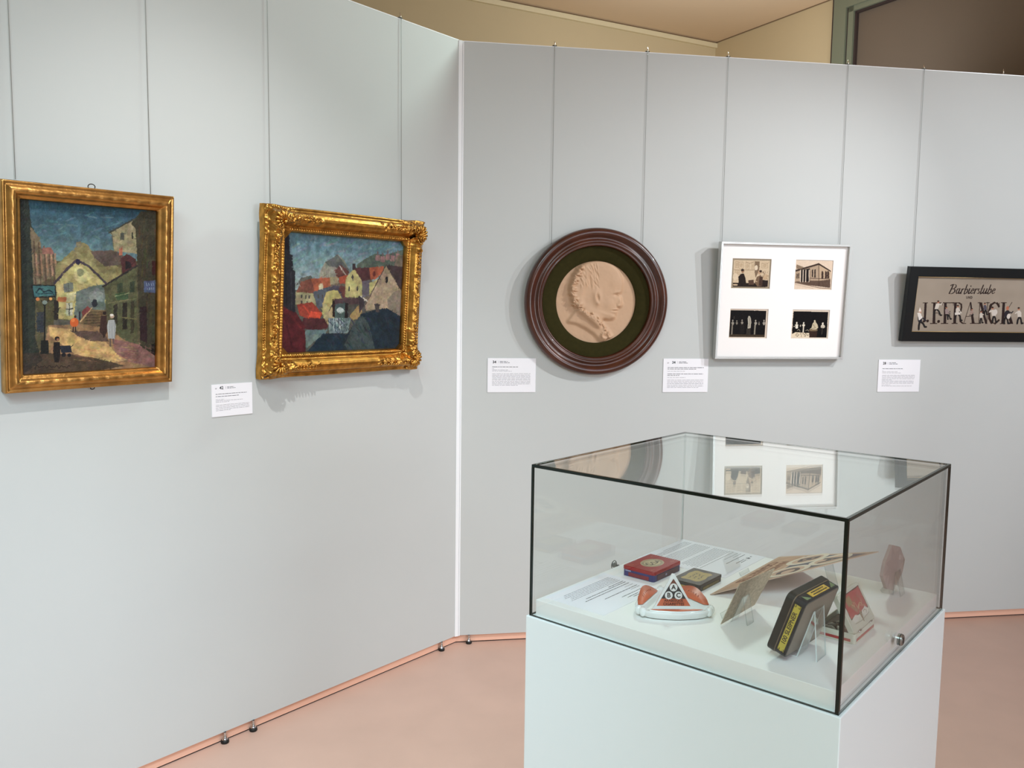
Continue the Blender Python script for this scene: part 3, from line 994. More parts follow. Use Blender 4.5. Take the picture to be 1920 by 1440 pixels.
    a.poly([(640, 790), (735, 780), (735, 900), (640, 900)], (72, 92, 88)); a.ell(680, 835, 28, 20, (190, 200, 196)); a.poly([(738, 890), (780, 830), (830, 780), (835, 850), (800, 900), (760, 905)], (164, 138, 84))
    a.poly([(624, 752), (640, 752), (642, 880), (624, 880)], (40, 28, 26)); a.poly([(712, 785), (734, 780), (734, 895), (712, 895)], (36, 28, 30)); a.poly([(810, 730), (850, 760), (850, 800), (815, 860)], (58, 50, 56)); a.line([(825, 735), (870, 770)], 8, (196, 192, 176))
    a.poly([(420, 890), (570, 895), (596, 960), (470, 990), (410, 950)], (80, 38, 42))
    a.poly([(595, 890), (755, 890), (735, 1000), (602, 1000)], (122, 142, 144))
    for x in range(605, 745, 9):
        a.line([(x, 893), (x + rng.uniform(-6, 6), 985)], 4, (66, 82, 88) if rng.random() < 0.5 else (178, 190, 190))
    a.poly([(420, 1160), (560, 1000), (730, 1005), (830, 862), (930, 832), (1010, 820), (1105, 880), (1120, 1160)], (30, 46, 58))
    a.poly([(710, 1080), (780, 930), (828, 868), (880, 930), (930, 1120), (740, 1130)], (66, 80, 80)); a.poly([(520, 1020), (700, 1010), (700, 1110), (480, 1130)], (26, 48, 62))
    a.poly([(425, 1000), (440, 975), (590, 975), (575, 1005), (480, 1010), (440, 1010)], (92, 116, 118)); a.poly([(435, 1010), (560, 1008), (500, 1060), (440, 1110)], (104, 122, 116))
    for i in range(90):
        x, y = rng.uniform(560, 1080), rng.uniform(880, 1110)
        a.line([(x, y), (x + rng.uniform(10, 40), y + rng.uniform(20, 60))], 7, (rng.uniform(18, 60), rng.uniform(32, 72), rng.uniform(42, 84)), a=0.5)
    a.poly([(250, 780), (300, 800), (360, 840), (430, 950), (436, 1160), (250, 1160)], (86, 28, 34)); a.line([(300, 830), (400, 960)], 14, (104, 34, 38)); a.line([(290, 900), (340, 1100)], 12, (70, 20, 28))
    a.poly([(250, 240), (318, 300), (322, 430), (342, 436), (345, 545), (362, 550), (360, 700), (362, 850), (330, 840), (262, 790), (250, 500)], (38, 38, 46))
    a.line([(290, 500), (300, 800)], 6, (24, 24, 30)); a.line([(330, 560), (336, 820)], 6, (58, 56, 62))
    a.poly([(926, 800), (954, 798), (956, 850), (930, 850)], (76, 68, 66)); a.ell(940, 796, 27, 8, (64, 58, 58))
    for ch in range(3):
        a.img[..., ch] *= 1 + 0.15 * smooth_noise(a.nx, a.ny, 17, 90) + 0.10 * smooth_noise(a.nx, a.ny, 6, 91) + 0.04 * smooth_noise(a.nx, a.ny, 9, 92 + ch)
    a.strokes(900, 13, 2.6, 0.09)
    a.strokes(5000, 6, 1.3, 0.09)
    a.img = (a.img * 0.86 + a.img.mean(axis=2, keepdims=True) * 0.14) * 0.93
    a.grain(5)
    rel = (smooth_noise(a.nx, a.ny, 4, 9) + smooth_noise(a.nx, a.ny, 2, 19)) * 0.00018
    a.build('canvas', W - 2 * B + 0.002, H - 2 * B + 0.002, paint_mat('oil_paint'), t, 0.0105, rel, B - 0.001, B - 0.001)


painting_two()


# ---------------------------------------------------------------- round plaster portrait
def medallion():
    t = thing('relief_portrait', 'round plaster relief of a head in profile, in a dark wooden circular frame', 'relief',
              wall_frame('R', 0.6246, 1.5913, 0.014, 0.0411))
    mb = MB()
    mb.lathe([(0.30, 0.0), (0.331, 0.0), (0.3335, 0.006), (0.3335, 0.020), (0.331, 0.030), (0.325, 0.038), (0.316, 0.042), (0.307, 0.041), (0.300, 0.036), (0.296, 0.030),
              (0.290, 0.026), (0.283, 0.026), (0.279, 0.030), (0.274, 0.033), (0.269, 0.031), (0.265, 0.026), (0.262, 0.025), (0.259, 0.028), (0.256, 0.027), (0.253, 0.020), (0.2515, 0.012), (0.2515, 0.0)], M_MAHOG, 160)
    mb.build('frame', t)
    mb = MB()
    mb.lathe([(0.253, 0.0095), (0.1885, 0.0095), (0.1865, 0.0075), (0.1865, 0.0)], M_OLIVE, 128)
    mb.build('mat_ring', t)
    mb = MB()
    mb.lathe([(0.0001, 0.0), (0.305, 0.0), (0.305, -0.008), (0.0001, -0.008)], MATS['raw_wood'], 48, smooth=False)
    mb.build('backing_board', t)
    N = 300
    q = Art(N, N, [(697 - 325, 724 - 339), (697 + 325, 724 - 339), (697 + 325, 724 + 339), (697 - 325, 724 + 339)], (205, 168, 136))

    def blur(m_, r):
        m_ = m_.astype(float)
        for _ in range(3):
            for ax in (0, 1):
                c = np.cumsum(np.concatenate([np.zeros_like(m_.take([0], ax))] + [m_], ax), ax)
                i1 = np.clip(np.arange(N) + r + 1, 0, N); i0 = np.clip(np.arange(N) - r, 0, N)
                m_ = (c.take(i1, ax) - c.take(i0, ax)) / (2 * r + 1)
        return m_
    head = q.mask([(560, 440), (610, 405), (680, 388), (750, 390), (820, 420), (868, 465), (895, 520), (906, 570), (903, 615), (893, 640), (884, 652), (890, 680), (902, 715), (909, 742), (898, 758), (868, 762),
                   (866, 776), (872, 786), (856, 796), (864, 808), (858, 822), (846, 830), (852, 848), (838, 862), (800, 864), (760, 858), (742, 880), (720, 930), (560, 800), (500, 720), (480, 620), (510, 500)])
    neck = q.mask([(560, 720), (760, 840), (752, 900), (800, 1000), (600, 900)])
    bust = q.mask([(545, 785), (500, 850), (472, 888), (540, 900), (620, 938), (690, 985), (745, 1040), (775, 1052), (800, 1000), (760, 930), (700, 870), (640, 830), (580, 790)])
    hair = q.mask([(600, 410), (545, 440), (500, 500), (478, 560), (466, 620), (486, 680), (478, 745), (530, 765), (590, 770), (580, 680), (600, 600), (620, 520), (660, 440)])
    h = 0.0085 * np.sqrt(blur(head, 3)) * (0.62 + 0.38 * blur(head, 20)) + 0.0022 * blur(neck, 8) + 0.0055 * np.sqrt(blur(bust, 3)) + 0.0035 * blur(hair, 5)

    def gb(x, y, rx, ry, hh, rot=0):
        cx, cy = q.t((x, y))
        c, s = math.cos(rot), math.sin(rot)
        X, Y = q.X - cx, q.Y - cy
        a_, b_ = (X * c + Y * s) / (rx * q.k), (-X * s + Y * c) / (ry * q.k)
        return hh * np.exp(-(a_ * a_ + b_ * b_))
    for g in ((700, 690, 30, 54, 0.0052, -0.15), (704, 686, 13, 30, -0.0060, -0.15), (706, 735, 12, 14, 0.0015, 0), (845, 560, 45, 50, 0.0014, 0), (860, 640, 34, 9, 0.0016, -0.2), (866, 664, 24, 11, -0.0042, 0),
              (872, 662, 10, 5, 0.0018, 0), (890, 715, 13, 36, 0.0018, 0.35), (878, 752, 20, 10, 0.0016, 0), (858, 748, 8, 12, -0.0012, 0), (856, 780, 24, 5, 0.0012, 0), (850, 793, 26, 3.5, -0.0022, 0), (850, 806, 20, 6, 0.0012, 0),
              (842, 842, 20, 15, 0.0014, 0), (800, 740, 42, 45, 0.0018, 0), (770, 820, 60, 14, 0.0009, 0.3), (740, 870, 34, 22, -0.0018, 0.3)):
        h = h + gb(*g)
    R = random.Random(3)
    for i in range(26):        # curls of hair
        a_ = i / 25
        x, y = 560 - 70 * math.sin(a_ * 2.9) + R.uniform(-14, 22), 445 + 310 * a_ + R.uniform(-8, 8)
        h = h + gb(x, y, 22, 12, 0.0034, R.uniform(-1.0, 1.0)) - gb(x + 8, y + 14, 17, 5, 0.0028, R.uniform(-0.8, 0.8))
    for i in range(60):
        x, y = R.uniform(560, 700), R.uniform(420, 600)
        h = h + gb(x, y, 26, 6, 0.0008 * R.choice((-1, 1, 1)), R.uniform(0.8, 1.7))
    lace = [(500, 735), (545, 765), (600, 795), (650, 825), (700, 862), (745, 910), (790, 965), (815, 1010)]
    for i in range(64):
        f = i / 63 * (len(lace) - 1)
        k = min(int(f), len(lace) - 2)
        x = lace[k][0] + (lace[k + 1][0] - lace[k][0]) * (f - k); y = lace[k][1] + (lace[k + 1][1] - lace[k][1]) * (f - k)
        h = h + gb(x + R.uniform(-12, 12), y + R.uniform(-14, 14), 9, 6, 0.0036 if i % 3 else -0.002, R.uniform(0, 3))
        h = h + gb(x + 18, y + 4, 18, 4, 0.0020, -0.7) * (k > 2)
    for i in range(14):
        th = i / 14 * 6.28
        h = h + gb(780 + 32 * math.cos(th), 1000 + 26 * math.sin(th), 12, 8, 0.0034, th)
    h = np.clip(h * 1.9, 0, 0.03)
    h += 0.00025 * smooth_noise(N, N, 9, 4)
    rr = np.hypot(*np.meshgrid(np.linspace(-1, 1, N), np.linspace(-1, 1, N)))
    h = h * np.clip((1.0 - rr) / 0.03, 0, 1) + 0.0005
    q.build('plaster_disc', 0.375, 0.375, M_PLASTER, t, 0.0004, h, -0.1875, -0.1875)


medallion()


# ---------------------------------------------------------------- frame with four old photographs
def photographs():
    W, H = 0.6447, 0.5417
    t = thing('framed_photographs', 'thin silver frame with wide white mat holding four small sepia photographs', 'picture',
              wall_frame('R', 1.1969, 1.3363, 0.006, 0.0583, 0.0011))
    mb = MB()
    ring_grid(mb, W, H, [(0, 0), (0, 0.0335), (0.001, 0.0345), (0.0042, 0.0345), (0.0050, 0.0335), (0.0058, 0.0345), (0.0092, 0.0345), (0.010, 0.0335), (0.010, 0.022)], M_SILVER, seg=1)
    f = mb.build('frame', t)
    for p in f.data.polygons:
        p.use_smooth = False
    mb = MB()
    mb.box((0.004, 0.004, 0), (W - 0.004, H - 0.004, 0.004), MATS['raw_wood'])
    mb.build('backing_board', t)
    win = [(0.0635, 0.3285, 0.2552, 0.4672), (0.3765, 0.3282, 0.5655, 0.4670), (0.0668, 0.0963, 0.2564, 0.2344), (0.3780, 0.0965, 0.5668, 0.2340)]
    xs = sorted({0.006, W - 0.006, *[v_ for w_ in win for v_ in (w_[0], w_[2])]})
    ys = sorted({0.006, H - 0.006, *[v_ for w_ in win for v_ in (w_[1], w_[3])]})
    mb = MB()
    zt_, zb_ = 0.0205, 0.0185
    # mat board: face pieces between the four windows
    def rect(x0, y0, x1, y1):
        mb.add([(x0, y0, zt_), (x1, y0, zt_), (x1, y1, zt_), (x0, y1, zt_)], [(0, 1, 2, 3)], M_MATBOARD)
    for i in range(len(xs) - 1):
        for j in range(len(ys) - 1):
            cx, cy = (xs[i] + xs[i + 1]) / 2, (ys[j] + ys[j + 1]) / 2
            if not any(w_[0] < cx < w_[2] and w_[1] < cy < w_[3] for w_ in win):
                rect(xs[i], ys[j], xs[i + 1], ys[j + 1])
    for x0, y0, x1, y1 in win:
        e = 0.0016
        a_ = [(x0, y0), (x1, y0), (x1, y1), (x0, y1)]
        b_ = [(x0 + e, y0 + e), (x1 - e, y0 + e), (x1 - e, y1 - e), (x0 + e, y1 - e)]
        for k in range(4):
            l = (k + 1) % 4
            mb.add([(*a_[k], zt_), (*a_[l], zt_), (*b_[l], zb_), (*b_[k], zb_)], [(0, 1, 2, 3)], M_BEVEL)
    mb.build('mat_board', t)
    PM = paint_mat('photo_print', 0.5, spec=0.12)
    nx, ny = 150, 110
    # two people in a studio
    a = Art(nx, ny, [(365, 284), (757, 290), (742, 592), (348, 588)], (150, 136, 114), 41, warp=0.15, cell=4)
    a.poly([(382, 302), (742, 308), (728, 574), (368, 570)], (206, 184, 154))
    a.poly([(590, 312), (640, 315), (636, 400), (600, 480), (588, 420)], (126, 104, 82))
    for x, y, w_, h_ in ((395, 318, 30, 60), (432, 322, 40, 64), (500, 330, 34, 60), (560, 330, 26, 60), (660, 330, 60, 50), (396, 410, 40, 40)):
        a.line([(x, y), (x + w_, y), (x + w_, y + h_), (x, y + h_), (x, y)], 3, (158, 134, 106)); a.ell(x + w_ / 2, y + h_ / 2, w_ / 3, h_ / 3, (188, 164, 134))
    a.line([(380, 400), (580, 402)], 4, (140, 116, 92)); a.line([(500, 320), (540, 335), (580, 318)], 4, (150, 128, 102)); a.line([(655, 330), (700, 345), (735, 320)], 4, (170, 150, 122))
    a.ell(604, 378, 17, 24, (222, 204, 178)); a.ell(395, 470, 26, 34, (216, 196, 168)); a.ell(700, 470, 34, 26, (188, 160, 128))
    for i in range(30):
        x, y = rng.uniform(640, 730), rng.uniform(400, 500)
        a.line([(x, y), (x + rng.uniform(-14, 14), y + 16)], 3, (112, 90, 70) if rng.random() < 0.5 else (214, 192, 160))
    a.poly([(370, 530), (726, 535), (722, 572), (368, 570)], (36, 24, 18)); a.poly([(660, 500), (728, 505), (722, 560), (660, 560)], (40, 28, 22)); a.ell(395, 552, 24, 8, (206, 180, 148))
    a.poly([(425, 470), (450, 440), (480, 436), (496, 480), (504, 530), (490, 566), (430, 566)], (34, 24, 20)); a.ell(469, 412, 16, 19, (150, 116, 90)); a.ell(466, 402, 16, 11, (48, 34, 28))
    a.poly([(592, 530), (612, 470), (650, 450), (672, 480), (662, 560), (618, 568)], (116, 92, 72)); a.poly([(640, 470), (672, 470), (668, 560), (630, 560)], (70, 50, 40)); a.ell(640, 424, 17, 20, (186, 152, 122)); a.ell(650, 414, 14, 12, (60, 44, 34))
    a.poly([(525, 505), (580, 498), (585, 548), (530, 552)], (84, 62, 50)); a.line([(585, 505), (615, 520)], 7, (186, 160, 130))
    P1 = a
    # corner building with columned porch
    a = Art(nx, ny, [(1003, 297), (1383, 307), (1360, 607), (985, 597)], (222, 200, 178), 42, warp=0.15, cell=4)
    a.poly([(1000, 420), (1000, 400), (1180, 350), (1235, 332), (1356, 410), (1356, 425)], (78, 60, 48)); a.poly([(1010, 345), (1080, 375), (1060, 392), (1008, 390)], (150, 128, 106))
    for i in range(12):
        a.line([(1014 + i * 6, 348 + i * 2), (1010 + i * 6, 388)], 2, (110, 90, 74))
    a.poly([(998, 422), (1235, 352), (1235, 562), (1135, 545), (996, 520)], (176, 152, 128)); a.poly([(1235, 352), (1356, 424), (1352, 552), (1235, 562)], (190, 164, 136))
    a.poly([(996, 520), (1135, 510), (1238, 512), (1354, 500), (1350, 585), (1240, 570), (1130, 555), (994, 525)], (92, 72, 60))
    a.poly([(1050, 405), (1145, 385), (1140, 520), (1048, 520)], (30, 22, 20))
    for x in (1052, 1078, 1105, 1138):
        a.line([(x, 404), (x - 2, 522)], 8, (226, 206, 184))
    for x0, y0, x1, y1 in ((1165, 400, 1178, 475), (1190, 398, 1204, 480), (1012, 440, 1022, 490), (1028, 436, 1038, 488)):
        a.poly([(x0, y0), (x1, y0 - 3), (x1, y1), (x0, y1)], (50, 38, 32))
    for x in (1262, 1298, 1320):
        a.poly([(x, 425), (x + 8, 410), (x + 20, 425), (x + 20, 490), (x, 490)], (60, 42, 34))
    a.line([(1235, 345), (1238, 565)], 6, (70, 54, 44)); a.line([(1150, 420), (1150, 510)], 4, (120, 100, 82)); a.line([(998, 408), (1235, 345), (1356, 418)], 6, (48, 36, 30)); a.line([(1150, 486), (1350, 496)], 5, (70, 52, 44))
    a.line([(1130, 470), (1132, 515)], 8, (28, 22, 20)); a.line([(994, 530), (1130, 558), (1245, 585), (1350, 592)], 6, (120, 98, 80)); a.line([(994, 545), (1180, 590)], 4, (180, 158, 136))
    P2 = a
    # statues in a dark hall
    a = Art(nx, ny, [(340, 791), (726, 793), (708, 1094), (322, 1090)], (214, 196, 178), 43, warp=0.15, cell=4)
    a.poly([(346, 806), (706, 810), (690, 1082), (328, 1078)], (12, 8, 8)); a.poly([(338, 1050), (692, 1056), (690, 1082), (328, 1078)], (62, 50, 36))
    a.poly([(440, 930), (480, 930), (485, 1040), (440, 1050)], (26, 22, 20)); a.poly([(505, 995), (545, 995), (545, 1060), (500, 1060)], (50, 44, 38))
    for x, y, s, c in ((366, 930, 1.0, 130), (407, 930, 0.8, 105), (460, 925, 0.9, 120), (597, 930, 1.0, 140), (632, 940, 0.6, 110), (682, 930, 1.0, 140)):
        cc = (c + 20, c + 12, c)
        a.ell(x, y - 18 * s, 7 * s, 9 * s, cc); a.poly([(x - 15 * s, y + 4), (x, y - 8 * s), (x + 15 * s, y + 4), (x + 6 * s, y + 26 * s), (x - 6 * s, y + 26 * s)], cc)
    a.line([(362, 955), (356, 1048)], 13, (132, 122, 108)); a.line([(592, 955), (586, 1048)], 13, (146, 138, 122)); a.line([(380, 870), (378, 890)], 8, (60, 54, 48))
    a.poly([(515, 990), (520, 940), (516, 890), (524, 866), (538, 864), (548, 890), (552, 930), (545, 990)], (176, 168, 152)); a.line([(530, 880), (540, 930), (525, 975)], 4, (90, 84, 74))
    P3 = a
    a = Art(nx, ny, [(967, 801), (1345, 803), (1325, 1098), (949, 1094)], (222, 204, 184), 44, warp=0.15, cell=4)
    a.poly([(976, 818), (1330, 824), (1314, 1086), (960, 1080)], (10, 6, 6)); a.poly([(960, 1050), (1000, 1030), (1140, 1040), (1136, 1084), (960, 1080)], (226, 208, 180))
    for i in range(36):
        x, y = rng.uniform(1000, 1130), rng.uniform(1040, 1078)
        a.line([(x, y), (x + rng.uniform(-8, 14), y + rng.uniform(-8, 8))], 3, (70, 54, 42))
    for x, y, s in ((1010, 945, 1.0), (1080, 945, 0.9), (1275, 950, 1.1)):
        a.ell(x, y - 8, 8 * s, 10 * s, (224, 214, 196)); a.poly([(x - 18 * s, y + 12), (x, y), (x + 18 * s, y + 12), (x + 10 * s, y + 26), (x - 10 * s, y + 26)], (224, 214, 196))
    a.ell(1010, 980, 14, 14, (230, 222, 206)); a.line([(1080, 960), (1076, 1028)], 12, (220, 208, 188)); a.ell(1276, 975, 22, 14, (196, 184, 164)); a.ell(1048, 965, 6, 10, (180, 170, 154)); a.line([(1272, 990), (1266, 1050)], 9, (60, 52, 46)); a.line([(980, 972), (992, 972)], 6, (200, 190, 170))
    a.poly([(1136, 1010), (1222, 1008), (1212, 1080), (1138, 1080)], (52, 34, 26)); a.ell(1180, 1008, 44, 12, (120, 100, 76))
    a.poly([(1140, 1000), (1160, 985), (1170, 945), (1185, 925), (1198, 912), (1204, 930), (1222, 955), (1228, 985), (1205, 1005)], (196, 182, 152)); a.line([(1175, 950), (1200, 985), (1150, 1000)], 4, (110, 96, 76)); a.ell(1192, 916, 8, 9, (206, 192, 164))
    a.line([(1015, 1015), (1030, 1000), (1045, 1020)], 3, (210, 196, 170)); a.line([(1100, 1015), (1120, 1005), (1132, 1020)], 3, (210, 196, 170))
    P4 = a
    labs = ('two people in a studio with plaster casts', 'corner building with columned porch', 'row of pale statues in dark hall', 'busts and seated figure on dark ground')
    for a, w_, lb in zip((P1, P2, P3, P4), win, labs):
        a.grain(7, 2)
        a.build('photograph', w_[2] - w_[0], w_[3] - w_[1], PM, t, zb_ - 0.0006, None, w_[0], w_[1], label=lb)


photographs()


# ---------------------------------------------------------------- barber's sign
def barber():
    W, H = 0.725, 0.3605
    t = thing('shop_sign', 'long black framed sign lettered Barbierstube with little barber figures, at right edge', 'sign',
              wall_frame('R', 2.1499, 1.4257, 0.005, 0.109, 0.0))
    mb = MB()
    ring_grid(mb, W, H, [(0, 0), (0, 0.026), (0.0015, 0.028), (0.046, 0.028), (0.0475, 0.0265), (0.0475, 0.015)], M_BLACKF, seg=1)
    f = mb.build('frame', t)
    for p in f.data.polygons:
        p.use_smooth = False
    mb = MB()
    ring_grid(mb, W, H, [(0.0474, 0.0262), (0.0474, 0.0268), (0.0492, 0.0250), (0.0492, 0.016)], M_BRASS, seg=1)
    mb.build('inner_rule', t)
    mb = MB()
    mb.box((0.01, 0.01, 0), (W - 0.01, H - 0.01, 0.012), MATS['raw_wood'])
    mb.build('backing_board', t)
    a = Art(640, 270, [(452, 296), (1702, 319), (1640, 854), (382, 838)], (158, 145, 130), 51, warp=0.5, cell=3)
    a.img += (smooth_noise(a.nx, a.ny, 40, 3) * 4)[..., None]
    a.poly([(382, 700), (1680, 700), (1640, 860), (380, 845)], (148, 134, 120), 0.4)
    ink = (44, 30, 28)
    nb = (0.22, 0.15)

    def S(pts, w_=11):
        # smooth the stroke
        P = [np.array(p, float) for p in pts]
        out = []
        for i in range(len(P) - 1):
            p0, p1, p2, p3 = P[max(i - 1, 0)], P[i], P[i + 1], P[min(i + 2, len(P) - 1)]
            for k in range(6):
                u = k / 6
                out.append(tuple(0.5 * ((2 * p1) + (-p0 + p2) * u + (2 * p0 - 5 * p1 + 4 * p2 - p3) * u * u + (-p0 + 3 * p1 - 3 * p2 + p3) * u ** 3)))
        out.append(tuple(P[-1]))
        a.line(out, w_, ink, nib=nb)
    Y0, Y1 = 462, 375   # base line and cap line; letters lean to the right

    def g(x, y):         # letter space: x along, y 0 (base) .. 1 (cap)
        return (x + 26 * y, Y0 - (Y0 - Y1) * y)
    S([g(790, 0.02), g(800, 0.5), g(806, 1.0)], 13); S([g(782, 0.9), g(800, 1.02), g(832, 1.0), g(842, 0.8), g(826, 0.56), g(804, 0.52)], 11); S([g(806, 0.53), g(838, 0.45), g(840, 0.15), g(812, -0.02), g(784, 0.04)], 12)

    def bowl(x):
        S([g(x + 24, 0.52), g(x + 8, 0.54), g(x - 1, 0.28), g(x + 6, 0.0), g(x + 20, 0.08), g(x + 26, 0.34)], 10)
    bowl(862); S([g(890, 0.55), g(888, 0.1), g(896, 0.0), g(906, 0.12)], 12)                       # a
    S([g(916, 0.5), g(914, 0.0)], 12); S([g(916, 0.35), g(930, 0.54), g(940, 0.5)], 9)              # r
    S([g(956, 0.98), g(950, 0.05), g(964, -0.01), g(978, 0.2), g(974, 0.5), g(960, 0.46)], 11)      # b
    S([g(996, 0.54), g(994, 0.06), g(1002, 0.0), g(1010, 0.1)], 12); a.ell(*g(1000, 0.84), 6, 7, ink)  # i
    S([g(1022, 0.26), g(1042, 0.36), g(1040, 0.54), g(1026, 0.5), g(1018, 0.2), g(1028, -0.01), g(1046, 0.12)], 10)  # e
    S([g(1060, 0.5), g(1058, 0.0)], 12); S([g(1060, 0.35), g(1074, 0.54), g(1084, 0.5)], 9)         # r
    S([g(1106, 0.48), g(1094, 0.54), g(1090, 0.4), g(1108, 0.2), g(1102, 0.0), g(1086, 0.05)], 10)  # s
    S([g(1130, 0.94), g(1124, 0.06), g(1134, 0.0), g(1144, 0.12)], 12); S([g(1114, 0.56), g(1142, 0.56)], 6)   # t
    S([g(1154, 0.54), g(1152, 0.08), g(1166, 0.0), g(1180, 0.3)], 11); S([g(1182, 0.54), g(1180, 0.06), g(1188, 0.0), g(1196, 0.1)], 12)  # u
    S([g(1210, 0.98), g(1204, 0.05), g(1218, -0.01), g(1232, 0.2), g(1228, 0.5), g(1214, 0.46)], 11)  # b
    S([g(1250, 0.26), g(1270, 0.36), g(1268, 0.54), g(1254, 0.5), g(1246, 0.2), g(1256, -0.01), g(1276, 0.12)], 10)  # e
    for x, pts in ((976, [(0, 490), (0, 506), (8, 512), (14, 506), (14, 490)]), (1000, [(0, 512), (0, 490), (14, 512), (14, 490)]), (1024, [(0, 490), (0, 511), (10, 510), (14, 500), (10, 491), (0, 490)])):
        a.line([(x + p[0], p[1]) for p in pts], 5, ink)

    # fat-faced capitals
    def P(pts, c=ink):
        a.poly(pts, c)

    def bar(x0, y0, x1, y1, w_):
        a.line([(x0, y0), (x1, y1)], w_, ink)
    T, Bm = 550, 764
    ink = (50, 34, 28)
    P([(528, T), (552, T), (546, 700), (540, 745), (515, 752), (506, 735), (520, 728)]); bar(512, T + 4, 562, T + 4, 7)             # J
    a.ell(563, 735, 14, 14, ink)
    for x in (610, 728):                                                                                                          # F F
        P([(x + 10, T), (x + 38, T), (x + 36, Bm), (x + 6, Bm)]); bar(x - 6, T + 4, x + 110, T + 4, 8); bar(x - 18, Bm - 3, x + 54, Bm - 3, 8)
        P([(x + 104, T), (x + 114, T), (x + 110, T + 40)]); bar(x + 36, 655, x + 72, 655, 6); P([(x + 70, 635), (x + 78, 635), (x + 76, 678), (x + 68, 678)])
    a.ell(681, 740, 15, 15, ink)
    x = 838                                                                                                                       # R
    P([(x + 8, T), (x + 36, T), (x + 32, Bm), (x + 2, Bm)]); bar(x - 6, T + 4, x + 70, T + 4, 8); bar(x - 12, Bm - 3, x + 46, Bm - 3, 8)
    a.line([(x + 60, T + 5), (x + 84, T + 20), (x + 88, T + 50), (x + 80, T + 85), (x + 58, T + 103), (x + 34, T + 104)], 18, ink, nib=(0.35, 0.0)); a.line([(x + 52, 656), (x + 74, 690), (x + 80, 740), (x + 100, 756)], 20, ink, nib=(0.4, 0.0))
    x = 945                                                                                                                       # A
    bar(x + 75, T, x + 8, Bm, 6); P([(x + 70, T - 4), (x + 84, T - 4), (x + 128, Bm), (x + 96, Bm)]); bar(x + 28, 690, x + 104, 690, 6); bar(x - 10, Bm - 3, x + 32, Bm - 3, 7); bar(x + 80, Bm - 3, x + 148, Bm - 3, 8)
    x = 1112                                                                                                                      # N
    bar(x + 10, T, x + 6, Bm, 7); P([(x + 4, T), (x + 34, T), (x + 100, Bm + 2), (x + 76, Bm + 2)]); bar(x + 96, T, x + 92, Bm, 7); bar(x - 8, T + 4, x + 34, T + 4, 7); bar(x - 12, Bm - 3, x + 26, Bm - 3, 7); bar(x + 80, T + 4, x + 114, T + 4, 7)
    a.line([(1330, 590), (1310, 560), (1280, 553), (1244, 575), (1226, 640), (1230, 710), (1256, 756), (1296, 762), (1334, 730)], 26, ink, nib=(0.3, 0.05)); bar(1334, 556, 1330, 600, 6)
    x = 1362                                                                                                                      # K
    P([(x + 6, T), (x + 34, T), (x + 30, Bm + 4), (x + 0, Bm + 4)]); bar(x - 8, T + 4, x + 48, T + 4, 7); bar(x - 14, Bm + 1, x + 44, Bm + 1, 7); bar(x + 108, T, x + 34, 670, 6); P([(x + 50, 636), (x + 78, 628), (x + 132, Bm + 4), (x + 98, Bm + 4)])
    # the little figures round the letters
    trousers, shirt, skin, hairc = (34, 30, 30), (206, 196, 184), (176, 122, 98), (52, 36, 30)

    def man(x, y, s, lean=0.0, leg1=(-10, 60), leg2=(24, 50), arm=(26, -4), beard=False, coat=None):
        hx, hy = x + lean * s, y - 62 * s
        a.line([(x, y), (x + leg1[0] * s, y + leg1[1] * s * 0.55), (x + leg1[0] * s * 1.2, y + leg1[1] * s)], 17 * s, trousers)
        a.line([(x, y), (x + leg2[0] * s, y + leg2[1] * s * 0.5), (x + leg2[0] * s * 1.4, y + leg2[1] * s), (x + leg2[0] * s * 1.4 + 12 * s, y + leg2[1] * s)], 15 * s, trousers)
        a.poly([(x - 17 * s, y + 6 * s), (x - 19 * s + lean * s * 0.6, y - 38 * s), (x - 6 * s + lean * s, y - 50 * s), (x + 10 * s + lean * s, y - 48 * s), (x + 20 * s + lean * s * 0.6, y - 30 * s), (x + 17 * s, y + 6 * s)], coat or shirt)
        a.line([(x + 8 * s + lean * s, y - 40 * s), (x + arm[0] * s, y - 24 * s + arm[1] * s * 0.5), (x + (arm[0] + 12) * s, y - 34 * s + arm[1] * s)], 9 * s, coat or shirt)
        a.ell(hx, hy, 11 * s, 13 * s, skin); a.ell(hx - 2 * s, hy - 7 * s, 11 * s, 7 * s, hairc)
        if beard:
            a.ell(hx + 2 * s, hy + 14 * s, 9 * s, 16 * s, (226, 220, 210))
    man(480, 735, 1.25, -0.05, (-8, 66), (30, 48), (40, 30), True, (36, 36, 44)); a.ell(482, 640, 16, 24, (190, 150, 128)); a.poly([(466, 640), (480, 596), (494, 640)], (232, 222, 214)); a.poly([(452, 655), (478, 650), (510, 700), (470, 730)], (222, 214, 206))
    man(655, 610, 1.05, 20, (-20, 60), (30, 64), (48, -20))
    man(770, 660, 0.95, -6, (10, 60), (28, 58), (30, 30), coat=(150, 132, 128))
    man(880, 650, 1.0, 8, (-14, 64), (30, 80), (36, 40)); a.poly([(855, 654), (915, 650), (912, 672), (858, 676)], (216, 208, 198))
    man(1030, 668, 0.8, 14, (-10, 10), (12, 8), (30, 14), coat=(158, 134, 124))
    man(1140, 700, 0.9, 0, (-8, 60), (10, 60), (30, -10)); man(1185, 620, 0.9, -8, (-8, 60), (12, 56), (-20, 30), coat=(82, 78, 90))
    man(1280, 680, 1.15, -14, (-10, 60), (14, 56), (-44, -10)); a.ell(1292, 650, 24, 30, (208, 198, 188)); a.ell(1240, 586, 16, 14, (48, 34, 30))
    man(1410, 690, 1.2, 14, (-12, 60), (16, 60), (50, -6), coat=(44, 40, 46)); a.ell(1425, 608, 16, 20, (178, 110, 84)); a.ell(1440, 690, 20, 26, (210, 200, 190))
    man(1560, 690, 1.2, -10, (-16, 60), (14, 60), (-40, 0))
